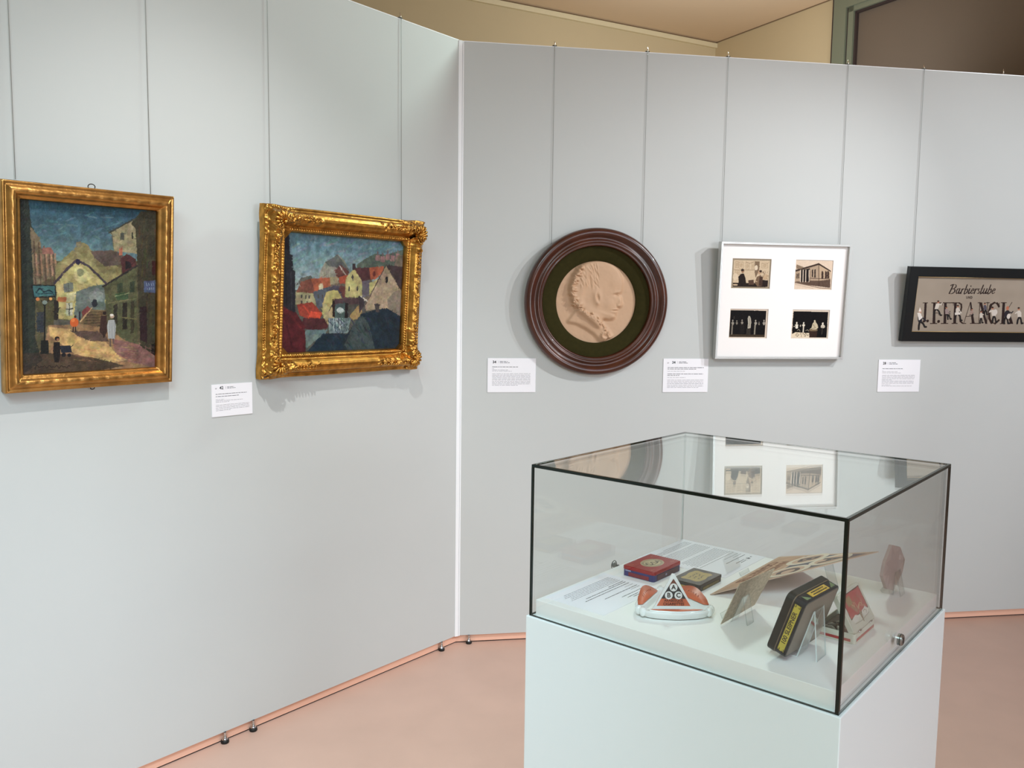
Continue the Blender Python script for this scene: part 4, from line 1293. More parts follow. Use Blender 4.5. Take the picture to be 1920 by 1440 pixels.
    a.build('printed_sheet', W - 0.0966, H - 0.0966, paint_mat('sign_print', 0.6, spec=0.15), t, 0.0165, None, 0.0483, 0.0483)


barber()


# ---------------------------------------------------------------- wall labels
def label_card(side, s, z, w_, h_, num, en, lines, lab, xnum, grp):
    t = thing('wall_label', lab, 'label', wall_frame(side, s, z, 0.0005), grp)
    mb = MB()
    mb.box((0, 0, 0), (w_, h_, 0.0022), M_PAPER)
    mb.build('card', t)
    k = w_ / 0.223
    mb = MB()
    add_text(mb, num, 0.0170 if k > 0.9 else 0.0148, M_INK, Matrix.Translation((xnum * w_, h_ * 0.885, 0.0024)), offset=0.0004 * k, align='LEFT')
    if en:
        add_text(mb, 'BV', 0.0075 * k, M_GREYINK, Matrix.Translation((w_ * 0.085, h_ * 0.87, 0.0024)), align='LEFT', shear=0.2)
    xb = xnum + (0.115 if k > 0.9 else 0.15)
    mb.box((xb * w_, h_ * 0.85, 0.0022), (xb * w_ + 0.0007 * k, h_ * 0.93, 0.0025), M_GREYINK)
    R = random.Random(num + lab)

    def row(x0, x1, y, th, m):
        x = x0
        while x < x1:
            l = min(R.uniform(0.03, 0.11), x1 - x)
            mb.box((x * w_, y * h_ - th / 2, 0.0022), ((x + l) * w_, y * h_ + th / 2, 0.00245), m)
            x += l + 0.012
    row(xb + 0.035, xb + 0.20, 0.905, 0.0020 * k, M_INK)
    row(xb + 0.035, xb + 0.24, 0.868, 0.0020 * k, M_INK)
    for x1, y, bold in lines:
        row(0.095, x1, y, (0.0021 if bold else 0.00125) * k, M_INK if bold else M_GREYINK)
    mb.build('printed_text', t)


G = 'white wall labels with printed text'
label_card('L', -1.205, 1.1735, 0.1555, 0.1115, '42', True,
           [(0.86, 0.70, 1), (0.66, 0.625, 1), (0.30, 0.53, 0), (0.75, 0.49, 0), (0.42, 0.45, 0)] + [(0.92, 0.36 - i * 0.043, 0) for i in range(4)] + [(0.45, 0.19, 0)],
           'white wall label numbered 42, on left wall between the two oil paintings', 0.19, G)
label_card('R', 0.131, 1.176, 0.2215, 0.1555, '34', False,
           [(0.63, 0.745, 1), (0.13, 0.69, 0), (0.42, 0.655, 0), (0.50, 0.62, 0)] + [(0.89, 0.545 - i * 0.0375, 0) for i in range(9)] + [(0.63, 0.207, 0)],
           'white wall label numbered 34, at lower left of the round relief portrait', 0.10, G)
label_card('R', 0.9595, 1.1745, 0.221, 0.158, '34', True,
           [(0.90, 0.735, 1), (0.73, 0.69, 1), (0.48, 0.625, 0), (0.89, 0.545, 1), (0.36, 0.50, 1), (0.50, 0.435, 0)] + [(0.90, 0.362 - i * 0.037, 0) for i in range(6)] + [(0.79, 0.14, 0)],
           'white wall label numbered 34, at lower left of the four sepia photographs', 0.19, G)
label_card('R', 2.054, 1.1735, 0.2225, 0.158, '28', False,
           [(0.58, 0.72, 1), (0.12, 0.655, 0), (0.46, 0.625, 0), (0.54, 0.59, 0)] + [(0.88, 0.515 - i * 0.036, 0) for i in range(4)] + [(0.33, 0.37, 0)] + [(0.86, 0.335 - i * 0.037, 0) for i in range(3)] + [(0.30, 0.215, 0), (0.82, 0.18, 0)],
           'white wall label numbered 28, at lower left of the black framed barber sign', 0.10, G)


# ---------------------------------------------------------------- hanging wires
def wire(side, s, zend, lab, stub=False, bright=True, send=None):
    t = thing('hanging_wire', lab, 'wire', wall_frame(side, s, ZT + 0.004), 'steel picture wires hooked over the panels')
    se = 0 if send is None else send - s
    if not stub:
        mb = MB()
        mb.tube([(0, 0.004, 0.004), (se * 0.02, -0.03, 0.0045), (se, zend - ZT - 0.004, 0.006)], 0.0008, M_WIRE, 6)
        mb.build('wire', t)
    mb = MB()
    if not stub:
        mb.box((-0.009, -0.0005, -0.02), (0.009, 0.003, 0.0035), mat('dark_clip', (62, 58, 46), rough=0.4, metal=0.5))
        mb.tube([(0.002, 0.0, 0.001), (0.0015, 0.010, -0.001), (0.0, 0.022, -0.003)], [0.0036, 0.0028, 0.001], M_HOOK, 8)
    else:
        mb.tube([(0.0, 0.0, 0.0), (0.0, 0.012, 0), (0.0, 0.026, -0.002)], [0.0028, 0.0022, 0.001], M_HOOK, 8)
    mb.build('hook', t)


for a_ in (('L', -1.786, 1.90, 'leftmost wire holding the painting of the stepped street'),
           ('L', -1.400, 1.90, 'right-hand wire holding the painting of the stepped street'),
           ('L', -0.968, 1.90, 'left-hand wire holding the painting of red roofs'),
           ('L', -0.350, 1.90, 'right-hand wire holding the painting of red roofs'),
           ('R', 0.415, 1.84, 'left-hand wire holding the round relief portrait'),
           ('R', 0.842, 1.83, 'right-hand wire holding the round relief portrait'),
           ('R', 1.225, 1.87, 'left-hand wire holding the frame of four photographs'),
           ('R', 1.817, 1.87, 'right-hand wire holding the frame of four photographs'),
           ('R', 2.207, 1.78, 'wire holding the left end of the black framed barber sign')):
    wire(*a_)
wire('R', 2.628, 1.78, 'short bright hook above the wall top at the right edge, no wire below', stub=True)


# ---------------------------------------------------------------- levelling feet under the panels
def foot(x, y, lab, cache={}):
    if 'o' in cache:
        src = cache['o']
        r = src.copy()
        col.objects.link(r)
        r.matrix_world = Matrix.Translation((x, y, 0))
        r['label'] = lab
        for ch in src.children:
            c = ch.copy()
            col.objects.link(c)
            c.parent = r
        return r
    t = thing('levelling_foot', lab, 'foot', Matrix.Translation((x, y, 0)), 'threaded feet under the exhibition panels')
    mb = MB()
    mb.lathe([(0.0001, 0.0), (0.0135, 0.0), (0.0145, 0.003), (0.0138, 0.010), (0.0105, 0.013), (0.0001, 0.013)], M_RUBBER, 24)
    mb.build('rubber_pad', t)
    mb = MB()
    mb.lathe([(0.0105, 0.013), (0.0085, 0.017), (0.0055, 0.021), (0.0052, 0.040)] + [(0.0052 - 0.0006 * (i % 2), 0.0215 + 0.0018 * i) for i in range(10)][:0], M_CHROME, 20)
    mb.build('threaded_stem', t)
    cache['o'] = t
    return t


def footpos(side, s, out=0.012):
    d, n = (dL, nL) if side == 'L' else (dR, nR_)
    return P0 + d * s + n * out


for sd, s, lab in (('L', -1.180, 'first small metal foot from the left under the left wall panel'), ('L', -1.066, 'second small metal foot from the left under the left wall panel'),
                   ('L', -0.100, 'small metal foot just left of the white corner post'), ('R', 0.056, 'small metal foot just right of the white corner post')):
    p = footpos(sd, s, 0.001)
    foot(p.x, p.y, lab)

# ================================================================== DISPLAY CASE
MC = mat4(CASE, CU, CV, Z)
t = thing('display_pedestal', 'white lacquered square pedestal standing on the pink floor, carrying the glass case', 'pedestal', MC)
mb = MB()
e = 0.005
mb.box((-e, -e, 0.0), (SU + e, SV + e, ZP), M_PEDESTAL, bev=0.0018)
mb.build('body', t)
mb = MB()
mb.box((0.0095, 0.0095, ZP - 0.0005), (SU - 0.0095, SV - 0.0095, ZS), M_BOARD, bev=0.0008)
mb.build('display_board', t)

gt = thing('glass_cover', 'clear glass box with dark green edges standing on the white pedestal', 'glass case', mat4(CASE + Z * ZP, CU, CV, Z))
g = 0.006
zb0, zt0 = 0.0022, GH - g
for nm, a_, b_ in (('glass_pane', (g, 0, zb0), (SU - g, g, zt0)), ('glass_pane', (g, SV - g, zb0), (SU - g, SV, zt0)), ('glass_pane', (0, g, zb0), (g, SV - g, zt0)), ('glass_pane', (SU - g, g, zb0), (SU, SV - g, zt0)),
                   ('glass_top', (g, g, zt0), (SU - g, SV - g, GH))):
    mb = MB()
    # only the two faces of each sheet: its edges are the separate dark strips
    (x0, y0, z0), (x1, y1, z1) = a_, b_
    if nm == 'glass_top':
        mb.add([(x0, y0, z0), (x1, y0, z0), (x1, y1, z0), (x0, y1, z0)], [(0, 3, 2, 1)], M_GLASS)
        mb.add([(x0, y0, z1), (x1, y0, z1), (x1, y1, z1), (x0, y1, z1)], [(0, 1, 2, 3)], M_GLASS)
    elif x1 - x0 > y1 - y0:
        for y in (y0, y1):
            mb.add([(x0, y, z0), (x1, y, z0), (x1, y, z1), (x0, y, z1)], [(0, 1, 2, 3)], M_GLASS)
    else:
        for x in (x0, x1):
            mb.add([(x, y0, z0), (x, y1, z0), (x, y1, z1), (x, y0, z1)], [(0, 1, 2, 3)], M_GLASS)
    mb.build(nm, gt)
for a_, b_, m_ in (((0, 0, zt0), (g, SV, GH), M_GEDGE), ((g, 0, zt0), (SU, g, GH), M_GEDGE2), ((SU - g, g, zt0 + 0.003), (SU, SV - g, GH), M_GEDGE2), ((g, SV - g, zt0 + 0.003), (SU, SV, GH), M_GEDGE)):
    mb = MB()
    mb.box(a_, b_, m_, bev=0.0006)
    mb.build('polished_edge', gt)
for x, y, m_ in ((0, 0, M_GEDGE), (0, SV - g, M_GEDGE), (SU - g, 0, M_GEDGE)):
    mb = MB()
    k = 0.0 if (x == 0 and y == 0) else 0.0015
    mb.box((x + (k if x else 0), y + (k if y else 0), 0.0008), (x + g - (0 if x else k), y + g - (0 if y else k), zt0), m_)
    mb.build('corner_seam', gt)
mb = MB()
mb.box((SU - g, SV - g, 0.0008), (SU - 0.002, SV - 0.002, zt0), M_SEAM)
mb.build('corner_seam', gt, label='pale corner seam')
for a_, b_ in (((0, 0, 0), (0.003, SV, zb0)), ((0, 0, 0), (SU, 0.003, zb0)), ((SU - 0.003, 0, 0), (SU, SV, zb0)), ((0, SV - 0.003, 0), (SU, SV, zb0))):  # dark base strips stand in for the shadow gap under the panes
    mb = MB()
    mb.box(a_, b_, M_GEDGE2)
    mb.build('base_shadow_strip', gt)
# locks through the glass
for x, yy, sg in ((0.307, 0.0, -1), (0.318, SV, 1)):
    mb = MB()
    Mx = Matrix.Translation((x, yy, 0.031)) @ Matrix.Rotation(math.pi / 2 * (1 if sg < 0 else -1), 4, 'X')
    prof = [(0.0001, 0.0088), (0.0045, 0.0088), (0.0045, 0.0085), (0.0085, 0.009), (0.0100, 0.008), (0.0108, 0.006), (0.0108, 0.0), (0.0001, 0.0)]
    if sg > 0:
        prof = [(r * 0.6, z * 0.6) for r, z in prof] + [(0.004, -0.007), (0.0001, -0.007)]
    b2 = MB()
    b2.lathe(prof, mat('lock_steel', (150, 148, 144), rough=0.3, metal=0.9), 28, smooth=False)
    b2.box((-0.0012, -0.0050, 0.0086), (0.0012, 0.0050, 0.0093), M_RUBBER)
    b2.lathe([(0.0098, 0.0062), (0.0110, 0.0050), (0.0110, 0.0040), (0.0100, 0.0036)], M_RUBBER, 28)
    mb.v = [tuple(Mx @ Vector(p)) for p in b2.v]
    mb.f, mb.m, mb.mats, mb.sm = b2.f, b2.m, b2.mats, b2.sm
    mb.build('cylinder_lock', gt)

# ------------------------------------------------------------------ printed sheets on the board


def text_sheet(name, u0, v0, w_, h_, lab, num, rows, hx, hy):
    """sheet lies flat; read from the side away from the camera"""
    t = thing(name, lab, 'paper', case_frame(u0 + w_, v0 + h_, 0.0002, flip=True), 'printed sheets lying on the display board')
    mb = MB()
    mb.box((0, 0, 0), (w_, h_, 0.0005), M_PAPER)
    mb.build('sheet', t)
    mb = MB()
    add_text(mb, num, 0.0125, M_INK, Matrix.Translation((hx + 0.014, hy, 0.0006)), offset=0.0005, align='LEFT', thick=0.0001)
    add_text(mb, 'BV', 0.006, M_GREYINK, Matrix.Translation((hx, hy - 0.001, 0.0006)), align='LEFT', thick=0.0001)
    mb.box((hx + 0.034, hy - 0.006, 0.0005), (hx + 0.0345, hy + 0.006, 0.0007), M_INK)
    R = random.Random(num)

    def row(x0, x1, y, th, m):
        x = x0
        while x < x1:
            l = min(R.uniform(0.004, 0.014), x1 - x)
            mb.box((x, y - th / 2, 0.0005), (x + l, y + th / 2, 0.00068), m)
            x += l + 0.0016
    row(hx + 0.039, hx + 0.066, hy + 0.003, 0.0017, M_INK)
    row(hx + 0.039, hx + 0.078, hy - 0.003, 0.0017, M_INK)
    for x0, x1, y, bold in rows:
        row(x0, x1, y, 0.0017 if bold else 0.0011, M_INK if bold else M_GREYINK)
    mb.build('printed_text', t)


rows = [(0.018, 0.105, 0.1235 - 0.006, 1), (0.018, 0.052, 0.105, 0), (0.018, 0.140, 0.0985, 1), (0.018, 0.050, 0.088, 0), (0.018, 0.180, 0.078, 1), (0.018, 0.165, 0.069, 1), (0.018, 0.075, 0.0625, 1)]
rows += [(0.018, 0.195 - 0.006 * (i % 3), 0.054 - i * 0.0058, 0) for i in range(6)]
text_sheet('printed_sheet', 0.030, 0.4640, 0.216, 0.148, 'white printed sheet lying flat in front left part of the case, below the red tin', '40', rows, 0.020, 0.130)
rows = [(0.018, 0.118, 0.180, 1), (0.018, 0.060, 0.170, 0), (0.018, 0.09, 0.162, 0), (0.018, 0.190, 0.150, 0)]
rows += [(0.018, 0.192 - 0.005 * (i % 2), 0.140 - i * 0.0056, 0) for i in range(8)]
rows += [(0.018, 0.190 - 0.004 * (i % 3), 0.086 - i * 0.0056, 0) for i in range(8)]
rows += [(0.018, 0.170, 0.034, 0), (0.018, 0.188, 0.0284, 0), (0.018, 0.186, 0.0228, 0), (0.018, 0.130, 0.0172, 0)]
text_sheet('printed_sheet', 0.402, 0.392, 0.216, 0.226, 'white printed sheet lying flat at the back corner of the case, behind the red tin', '41', rows, 0.020, 0.199)


# ------------------------------------------------------------------ tins
def rrect(w_, d_, r, n=5, x0=0.0, y0=0.0):
    pts = []
    for cx, cy, a0 in ((w_ - r, r, -90), (w_ - r, d_ - r, 0), (r, d_ - r, 90), (r, r, 180)):
        for i in range(n + 1):
            a_ = math.radians(a0 + 90 * i / n)
            pts.append((x0 + cx + r * math.cos(a_), y0 + cy + r * math.sin(a_)))
    return pts


def scribble(a, x0, x1, y, amp, c, w_=1.2, seed=1, per=5.0):
    R = random.Random(seed)
    pts = []
    x = x0
    while x < x1:
        pts.append((x, y + R.uniform(-amp, amp)))
        x += per * R.uniform(0.4, 0.8)
    a.line(pts, w_, c)


def loft_lid(mb, w_, d_, r, z0, z1, e, m):
    """prism whose top edge is rounded over by e"""
    n = 5
    A = rrect(w_, d_, r, n)
    rings = [(A, z0), (A, z1 - e), (rrect(w_ - e * 0.6, d_ - e * 0.6, r, n, e * 0.3, e * 0.3), z1 - e * 0.3), (rrect(w_ - 2 * e, d_ - 2 * e, max(r - e, 0.0004), n, e, e), z1)]
    vs_, fs = [], []
    k = len(A)
    for P, z in rings:
        vs_ += [(x, y, z) for x, y in P]
    for i in range(len(rings) - 1):
        for j in range(k):
            fs.append((i * k + j, i * k + (j + 1) % k, (i + 1) * k + (j + 1) % k, (i + 1) * k + j))
    fs.append(tuple(range(k))[::-1])
    fs.append(tuple((len(rings) - 1) * k + j for j in range(k)))
    mb.add(vs_, fs, m)


TINP = paint_mat('printed_tin', 0.28, coat=0.2)
# red tin
t = thing('cigarette_tin', 'flat closed red tin with cream oval badge and blue sides, lying on the display board', 'tin', case_frame(0.2645, 0.4925, 0.0006), 'old cigarette tins in the case')
w_, d_ = 0.1195, 0.0825
mb = MB()
loft_lid(mb, w_ - 0.002, d_ - 0.002, 0.006, 0, 0.016, 0.0004, mat('tin_blue', (34, 44, 104), rough=0.3, var=0.2, scale=40))
mb.v = [(x + 0.001, y + 0.001, z) for x, y, z in mb.v]
# red panels on the sides of the body
rp = mat('tin_side_red', (128, 26, 40), rough=0.35, var=0.25, scale=60)
mb.box((0.0003, 0.014, 0.0012), (0.0012, d_ - 0.016, 0.0095), rp)
mb.box((0.014, 0.0003, 0.0012), (w_ - 0.012, 0.0012, 0.0130), mat('tin_side_dark', (72, 34, 48), rough=0.35, var=0.3, scale=60))
mb.box((0.0001, d_ - 0.022, 0.0115), (0.0012, d_ - 0.008, 0.0140), mat('tin_lettering', (160, 160, 190), rough=0.4))
mb.box((0.050, 0.0000, 0.005), (0.055, 0.0012, 0.009), MATS['tin_lettering'])
mb.build('body', t)
mb = MB()
loft_lid(mb, w_, d_, 0.007, 0.0150, 0.0222, 0.0012, mat('tin_red', (150, 16, 24), rough=0.25, var=0.1, scale=30))
lid = mb.build('lid', t)
a = Art(170, 118, [(0, 0), (119.5, 0), (119.5, 82.5), (0, 82.5)], (158, 14, 22), 61, warp=0.3, cell=3)
a.ell(60, 41, 34, 25, (206, 190, 150)); a.ell(60, 41, 32, 23.2, (70, 58, 40)); a.ell(60, 41, 31, 22.4, (206, 190, 150))
for i in range(46):
    th = i / 46 * 2 * math.pi
    a.line([(60 + 29 * math.cos(th), 41 + 21 * math.sin(th)), (60 + 25.5 * math.cos(th), 41 + 18 * math.sin(th))], 1.3, (58, 48, 34))
scribble(a, 38, 84, 42, 9, (46, 38, 28), 2.6, 4, 7)
a.line([(40, 48), (52, 52), (70, 50), (82, 44)], 1.4, (46, 38, 28)); a.line([(41, 36), (48, 30), (56, 33)], 1.6, (46, 38, 28))
for x, y in ((14, 12), (104, 12), (14, 70), (104, 70)):
    scribble(a, x - 6, x + 7, y, 3, (196, 150, 110), 0.9, int(x + y), 3)
a.grain(6)
a.build('lid_print', w_ - 0.004, d_ - 0.004, TINP, lid, 0.0224, None, 0.002, 0.002)

# dark tin with gold panel
t = thing('cigarette_tin', 'small flat dark brown tin with gold label panel, lying behind the triangular ashtray', 'tin', case_frame(0.2765, 0.3885, 0.0003), 'old cigarette tins in the case')
w_, d_ = 0.1035, 0.070
mb = MB()
loft_lid(mb, w_ - 0.002, d_ - 0.002, 0.004, 0, 0.010, 0.0004, mat('tin_brown', (52, 44, 36), rough=0.4, var=0.3, scale=50))
mb.v = [(x + 0.001, y + 0.001, z) for x, y, z in mb.v]
gp = mat('tin_gold_print', (170, 148, 80), rough=0.4, var=0.35, scale=90)
mb.box((0.0002, 0.012, 0.001), (0.0012, d_ - 0.012, 0.0078), gp)
mb.box((0.016, 0.0002, 0.0015), (w_ - 0.016, 0.0012, 0.0072), mat('tin_dim_gold', (112, 100, 60), rough=0.5, var=0.3, scale=90))
mb.build('body', t)
mb = MB()
loft_lid(mb, w_, d_, 0.005, 0.0095, 0.0152, 0.001, mat('tin_black', (44, 38, 34), rough=0.35, var=0.3, scale=40))
lid = mb.build('lid', t)
a = Art(150, 100, [(0, 0), (103.5, 0), (103.5, 70), (0, 70)], (60, 50, 44), 71, warp=0.6, cell=4)
a.poly([(18, 14), (24, 11), (40, 13), (62, 9), (84, 12), (90, 18), (86, 34), (90, 50), (84, 58), (64, 56), (44, 60), (24, 57), (17, 50), (21, 34)], (176, 150, 78))
for i in range(3):
    scribble(a, 30 + 3 * i, 76 - 3 * i, 25 + i * 11, 3.4, (66, 54, 30), 1.5, 10 + i, 5)
for x, y in ((8, 8), (96, 8), (8, 62), (96, 62)):
    a.ell(x, y, 5, 5, (96, 84, 58)); a.ell(x, y, 3, 3, (50, 42, 38))
a.line([(4, 3), (100, 3), (100, 67), (4, 67), (4, 3)], 0.9, (88, 78, 56))
a.grain(9)
a.build('lid_print', w_ - 0.003, d_ - 0.003, TINP, lid, 0.0154, None, 0.0015, 0.0015)

# large standing tin "100 SLEIPNER"
yaw, lean = -0.0677, 0.3185
ex = (CU * math.cos(yaw) + CV * math.sin(yaw)).normalized()
gx = (-CU * math.sin(yaw) + CV * math.cos(yaw)).normalized()
ez = (Z * math.cos(lean) - gx * math.sin(lean)).normalized()
en = (gx * math.cos(lean) + Z * math.sin(lean)).normalized()       # face of the tin, away from the camera
# local x = ez (height) , y = ex (width), z = en (thickness)
o0 = CASE + CU * 0.0508 + CV * 0.113 + Z * (ZS + 0.0075)
Mt = mat4(o0, ex, ez, en * -1.0)
Mt = mat4(o0 + en * 0.0345, ex, ez, -en)      # local z runs from the lid face (0) to the back face (0.0345)
W5, H5, T5 = 0.138, 0.1148, 0.0345
t = thing('cigarette_tin', 'large dark tin labelled 100 Sleipner, standing tilted on a clear easel at the front corner', 'tin', Mt, 'old cigarette tins in the case')
tb = mat('tin_night_blue', (20, 27, 34), rough=0.3, var=0.3, scale=40, spec=0.25)
mb = MB()
b2 = MB()
loft_lid(b2, W5 - 0.003, H5 - 0.003, 0.010, 0.010, T5, 0.0016, tb)
mb.add([(x + 0.0015, y + 0.0015, z) for x, y, z in b2.v], b2.f, tb)
mb.build('body', t)
mb = MB()
b2 = MB()
loft_lid(b2, W5, H5, 0.012, 0, 0.0135, 0.0016, tb)
mb.add([(x, y, 0.0135 - z) for x, y, z in b2.v], [f[::-1] for f in b2.f], mat('tin_dark_rim', (28, 32, 30), rough=0.35, var=0.3, scale=30, spec=0.25))
mb.build('lid', t)
mb = MB()
mb.prism(rrect(W5 - 0.001, H5 - 0.001, 0.0115, 5, 0.0005, 0.0005), 0.0135, 0.0150, mat('worn_tin_edge', (120, 104, 84), rough=0.4, metal=0.3, var=0.3, scale=80))
mb.build('lid_rim', t)
mb = MB()
mb.prism(rrect(W5 - 0.011, H5 - 0.011, 0.007, 5, 0.0055, 0.0055), T5 - 0.0004, T5 + 0.0003, mat('bare_tin_back', (112, 100, 86), rough=0.38, metal=0.35, var=0.18, scale=12))
mb.build('back_plate', t)
yl = mat('yellow_label', (196, 176, 66), rough=0.45, var=0.08, scale=40)
mb = MB()
mb.box((0.0008, 0.012, 0.0185), (0.0018, H5 - 0.012, 0.0300), yl)
Mtx = Matrix.Translation((0.00065, H5 / 2, 0.0243)) @ Matrix(((0, 0, -1, 0), (1, 0, 0, 0), (0, -1, 0, 0), (0, 0, 0, 1)))
add_text(mb, '100 SLEIPNER', 0.0108, mat('label_black', (24, 20, 14), rough=0.5), Mtx, offset=0.00012, thick=0.0002)
for yy in (0.0145, H5 - 0.0145):
    for zz in (0.0205, 0.0280):
        b2 = MB()
        mb.tube([(0.0007, yy + 0.002 * math.cos(q), zz + 0.0015 * math.sin(q)) for q in np.linspace(0, 4.4, 7)], 0.0005, MATS['label_black'], 4)
lb = mb.build('side_label', t, label='yellow label with black lettering')
mb = MB()
mb.box((0.036, H5 - 0.0018, 0.0180), (W5 - 0.036, H5 - 0.0008, 0.0300), mat('amber_label', (206, 168, 62), rough=0.45, var=0.2, scale=60))
R = random.Random(8)
for q in range(2):
    x = 0.045
    while x < W5 - 0.047:
        l = R.uniform(0.004, 0.010)
        mb.box((x, H5 - 0.0009, 0.0205 + q * 0.005), (x + l, H5 - 0.0005, 0.0225 + q * 0.005), MATS['label_black'])
        x += l + 0.0016
mb.build('upper_label', t, label='amber label with illegible print')
gr = mat('green_corner', (110, 128, 86), rough=0.5, var=0.2, scale=60)
for x0, x1, x2 in ((0.014, 0.031, 0.014), (W5 - 0.014, W5 - 0.031, W5 - 0.014)):
    mb = MB()
    mb.add([(x0, H5 - 0.0012, 0.0185), (x1, H5 - 0.0012, 0.0300), (x2, H5 - 0.0012, 0.0300)], [(0, 1, 2)], gr)
    mb.build('green_corner_print', t)

# white hinged tin with red picture
U0, V0, B_L, B_W = 0.2178, 0.0488, 0.1128, 0.0722
t = thing('cigarette_tin', 'opened white hinged tin with red picture lid, standing right of the 100 Sleipner tin', 'tin', case_frame(U0, V0, 0.0004), 'old cigarette tins in the case')
wt = mat('tin_cream', (206, 206, 190), rough=0.3, var=0.05, scale=30)
rs = mat('tin_crimson', (164, 28, 34), rough=0.3)
mb = MB()
out, inn = rrect(B_L, B_W, 0.006), rrect(B_L - 0.003, B_W - 0.003, 0.005, 5, 0.0015, 0.0015)
n = len(out)
zb_, zt_ = 0.0, 0.0185
vs_ = [(x, y, zb_) for x, y in out] + [(x, y, zt_) for x, y in out] + [(x, y, zt_) for x, y in inn] + [(x, y, 0.002) for x, y in inn]
fs = [tuple(range(n))[::-1]]
for i in range(n):
    j = (i + 1) % n
    fs += [(i, j, n + j, n + i), (n + i, n + j, 2 * n + j, 2 * n + i), (2 * n + i, 2 * n + j, 3 * n + j, 3 * n + i)]
fs.append(tuple(range(3 * n, 4 * n)))
mb.add(vs_, fs, wt)
base = mb.build('base', t)
mb = MB()
mb.box((0.008, -0.0004, 0.0035), (B_L - 0.008, 0.0003, 0.0085), rs)
mb.box((-0.0004, 0.008, 0.0035), (0.0003, B_W - 0.008, 0.0085), rs)
mb.build('red_band', base)
mb = MB()
R = random.Random(12)
dk = mat('tobacco_brown', (66, 50, 38), rough=0.8, var=0.3, scale=90)
mb.box((0.004, 0.004, 0.002), (B_L - 0.004, B_W - 0.004, 0.0105), dk)
for i in range(14):
    x, y = R.uniform(0.012, B_L - 0.02), R.uniform(0.02, B_W - 0.012)
    a_ = R.uniform(0, 3.1)
    mb.tube([(x - 0.008 * math.cos(a_), y - 0.008 * math.sin(a_), 0.013), (x, y, 0.016), (x + 0.008 * math.cos(a_), y + 0.008 * math.sin(a_), 0.0135)], 0.0026, dk if i % 2 else mat('foil_grey', (128, 124, 112), rough=0.5), 7)
mb.build('contents', base)
# lid hinged along the near edge, leaning back over the base
la = 0.5061
ML = Matrix.Translation((0, 0.0005, 0.0190)) @ Matrix.Rotation(math.pi / 2 - la, 4, 'X')
mb = MB()
loft_lid(mb, B_L, B_W, 0.007, -0.010, 0.0, 0.0014, wt)
ldo = mb.build('lid', t, mw=ML)
a = Art(150, 96, [(0, 0), (112.8, 0), (112.8, 72.2), (0, 72.2)], (206, 206, 190), 81, warp=0.4, cell=4)
a.poly([(9, 4), (106, 4), (106, 50), (9, 50)], (40, 34, 34)); a.poly([(11, 6), (104, 6), (104, 48), (11, 48)], (176, 76, 78))
a.poly([(20, 12), (46, 10), (48, 26), (24, 28)], (150, 132, 96)); a.poly([(30, 30), (44, 26), (58, 40), (50, 46)], (160, 120, 96))
scribble(a, 40, 92, 32, 8, (190, 168, 130), 2.0, 3, 7); scribble(a, 50, 88, 22, 5, (150, 104, 84), 1.6, 5, 6); scribble(a, 60, 98, 40, 4, (196, 160, 128), 1.6, 7, 6)
a.poly([(56, 50), (62, 40), (66, 50), (63, 66), (59, 66)], (150, 132, 110)); a.poly([(14, 50), (34, 46), (54, 52), (40, 58), (20, 58)], (222, 220, 208)); a.poly([(68, 48), (92, 44), (104, 52), (90, 60), (72, 58)], (224, 222, 210))
a.line([(20, 60), (50, 62), (70, 61), (98, 58)], 1.2, (150, 146, 128)); a.line([(76, 50), (84, 48), (92, 52), (86, 56)], 1.0, (130, 110, 80))
a.grain(6)
a.build('lid_picture', B_L - 0.004, B_W - 0.004, TINP, ldo, 0.0004, None, 0.002, 0.002)
for x in (0.020, B_L - 0.032):
    mb = MB()
    mb.tube([(x, 0.0, 0.0190), (x + 0.012, 0.0, 0.0190)], 0.0016, M_CHROME, 8)
    mb.build('hinge', t)

# ------------------------------------------------------------------ octagonal packet on its little easel
t = thing('octagonal_packet', 'pinkish brown octagonal packet standing on a clear easel near the right corner of the case', 'packet', case_frame(0, 0.088, 0))
oc = [(0.533, 0.109), (0.593, 0.092), (0.635, 0.054), (0.62, 0.027), (0.56, 0.004), (0.513, 0.019), (0.479, 0.055), (0.492, 0.08)]
mb = MB()
mb.v, b2 = [], MB()
b2.prism(oc, 0, 0.0065, mat('mauve_paper', (176, 158, 152), rough=0.4, var=0.22, scale=45))
mb.v = [(x, -z, y + 0.002) for x, y, z in b2.v]
mb.f, mb.m, mb.mats, mb.sm = b2.f, b2.m, b2.mats, b2.sm
mb.build('packet', t)
pl = mat('pale_print', (196, 176, 170), rough=0.5)
dkp = mat('mauve_fold', (166, 148, 144), rough=0.5)
cx, cy = 0.557, 0.056


def on_packet(name, polys, m, z1):
    mb, b2 = MB(), MB()
    for q in polys:
        b2.prism(q, 0.0064, z1, m)
    mb.v = [(x, -z, y + 0.002) for x, y, z in b2.v]
    mb.f, mb.m, mb.mats, mb.sm = b2.f, b2.m, b2.mats, b2.sm
    mb.build(name, t)


star = []
for k in range(8):
    x0, y0 = oc[k]
    star += [(x0 + (cx - x0) * 0.08, y0 + (cy - y0) * 0.08), (cx + ((oc[k][0] + oc[(k + 1) % 8][0]) / 2 - cx) * 0.55, cy + ((oc[k][1] + oc[(k + 1) % 8][1]) / 2 - cy) * 0.55)]
on_packet('star_print', [star], dkp, 0.0067)
on_packet('paper_stamp', [[(0.585, 0.066), (0.60, 0.062), (0.606, 0.070), (0.590, 0.075)]], pl, 0.0069)
on_packet('paper_stamp', [[(0.565, 0.022), (0.582, 0.026), (0.580, 0.036), (0.562, 0.032)]], pl, 0.0069)


# ------------------------------------------------------------------ clear easels
M_ACSIDE = glass_mat('acrylic_side', (0.80, 0.84, 0.84))


